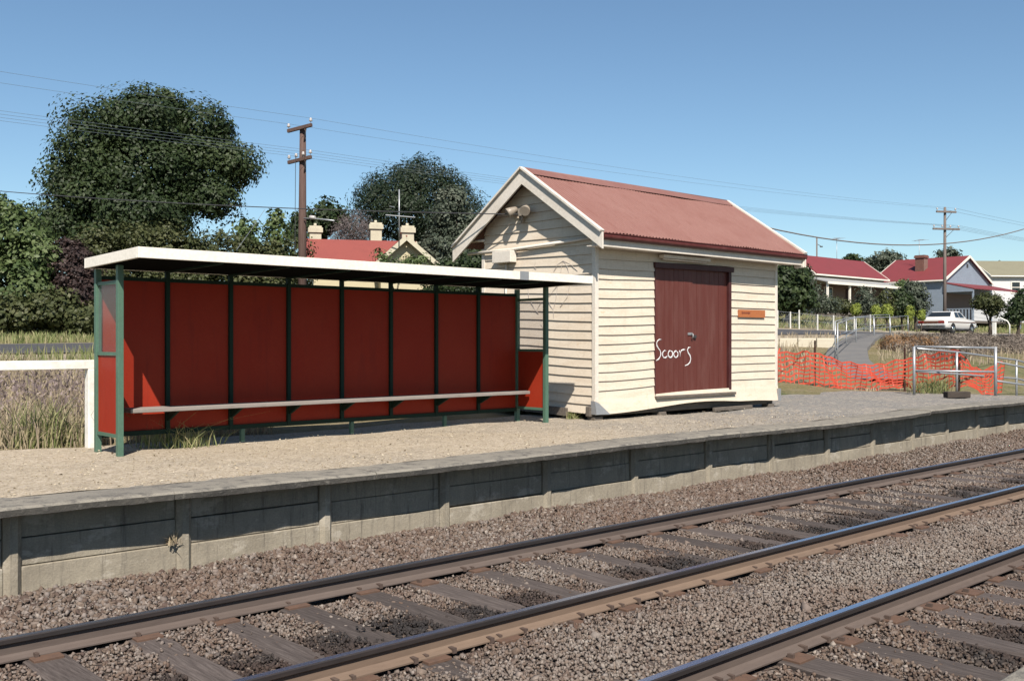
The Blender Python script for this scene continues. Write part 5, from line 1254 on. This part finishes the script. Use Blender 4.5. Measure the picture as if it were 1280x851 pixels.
bd = loft([sec(0.0, .80, .42, .72, .86, .74), sec(.06, .88, .34, .76, .93, .80), sec(.5, .91, .3, .8, .97, .83), sec(1.2, .91, .28, .82, .985, .84), sec(2.4, .91, .26, .82, .96, .84), sec(3.3, .91, .26, .82, .96, .84), sec(3.45, .91, .27, .81, .95, .82), sec(4.3, .89, .3, .78, .90, .80), sec(4.62, .86, .36, .72, .85, .76), sec(4.7, .8, .42, .68, .78, .72)])
body = bd.build('body', M['car'], CAR, world=False)
def cab(x, w_, z): c = CW / 2; return [(x, c - w_, z), (x, c + w_, z)]
c = CW / 2
lo = {'rb': (.95, .80, .97), 'rt': (1.55, .62, 1.40), 'ft': (2.72, .62, 1.41), 'fb': (3.38, .79, .955)}
def q(k, s): x, w_, z = lo[k]; return Vector((x, c + s * w_, z))
mb = MB()
rb0, rb1, rt0, rt1, ft0, ft1, fb0, fb1 = q('rb', -1), q('rb', 1), q('rt', -1), q('rt', 1), q('ft', -1), q('ft', 1), q('fb', -1), q('fb', 1)
mb.face([rb0, rb1, rt1, rt0][::-1]); mb.face([rt0, rt1, ft1, ft0][::-1]); mb.face([ft0, ft1, fb1, fb0][::-1]); mb.face([rb0, rt0, ft0, fb0][::-1]); mb.face([rb1, rt1, ft1, fb1])
cabin = mb.build('cabin', M['car'], CAR, world=False); bm_ = cabin.modifiers.new('b', 'BEVEL'); bm_.width = .07; bm_.segments = 3
# weld so the bevel rounds the roof
wd = cabin.modifiers.new('w', 'WELD'); wd.merge_threshold = .001; cabin.modifiers.move(1, 0)
def patch(P, ins, push, name):
    P = [Vector(p) for p in P]; ctr = sum(P, Vector()) / len(P); nrm = (P[1] - P[0]).cross(P[2] - P[0]).normalized()
    if nrm.dot(ctr - Vector((2.1, c, .9))) < 0: nrm = -nrm
    Q = [p + (ctr - p) * ins + nrm * push for p in P]; mb = MB(); mb.prism([p - nrm * .02 for p in Q], nrm * .02); return mb.build(name, M['glass_dark'], CAR, world=False)
def lerp(a, b, t): return a + (b - a) * t
patch([lerp(rb0, rt0, .2), lerp(rb1, rt1, .2), lerp(rb1, rt1, .9), lerp(rb0, rt0, .9)], .08, .012, 'rear_window')
patch([lerp(fb0, ft0, .12), lerp(fb1, ft1, .12), lerp(fb1, ft1, .92), lerp(fb0, ft0, .92)], .06, .012, 'windscreen')
for s, (a0, a1, b0, b1) in enumerate(((rb0, rt0, fb0, ft0), (rb1, rt1, fb1, ft1))):
    lo0 = lambda t: lerp(a0, b0, t); hi0 = lambda t: lerp(a1, b1, t)
    def P(t, v): return lerp(lo0(t), hi0(t), v)
    patch([P(.27, .12), P(.52, .12), P(.50, .86), P(.2, .86)], .03, .012, 'side_window'); patch([P(.56, .12), P(.88, .12), P(.86, .86), P(.54, .86)], .03, .012, 'side_window')
for s in (-1, 1):
    y = c + s * .914
    mb = MB(); mb.box((.25, y - .006, .70), (4.45, y + .006, .75)); mb.build('side_stripe', M['stripe'], body, world=False)
    for x in (.98, 3.78):
        mb = MB(); mb.tube([(x, y - s * .2, .32), (x, y + s * .008, .32)], .36, 20); mb.build('wheel_arch', M['tyre'], CAR, world=False)
        mb = MB(); mb.tube([(x, y - s * .17, .31), (x, y - s * .15, .31), (x, y + s * .01, .31), (x, y + s * .025, .31)], [.29, .315, .315, .28], 20); wh = mb.build('wheel', M['tyre'], CAR, world=False)
        mb = MB(); mb.tube([(x, y + s * .02, .31), (x, y + s * .03, .31), (x, y + s * .045, .31)], [.19, .185, .1], 16); mb.build('hubcap', M['chrome'], wh, world=False)
    mb = MB(); mb.box((-.03, c + s * .62 - .18, .66), (.02, c + s * .62 + .18, .80)); mb.build('tail_light', M['tail'], CAR, world=False, bevel=.01)
    mb = MB(); mb.tube([(4.66, c + s * .58, .64), (4.73, c + s * .58, .64)], .1, 12); mb.build('headlight', M['chrome'], CAR, world=False)
for (x0, x1) in ((-.12, -.02), (4.7, 4.8)):
    mb = MB(); mb.box((x0, .03, .42), (x1, CW - .03, .55)); mb.build('bumper', M['chrome'], CAR, world=False, bevel=.03)
mb = MB(); mb.box((-.028, c - .42, .66), (.0, c + .42, .78)); mb.build('rear_trim', M['stripe'], CAR, world=False)
mb = MB(); mb.box((.3, .15, .2), (4.4, CW - .15, .32)); mb.build('underbody', M['tyre'], CAR, world=False)
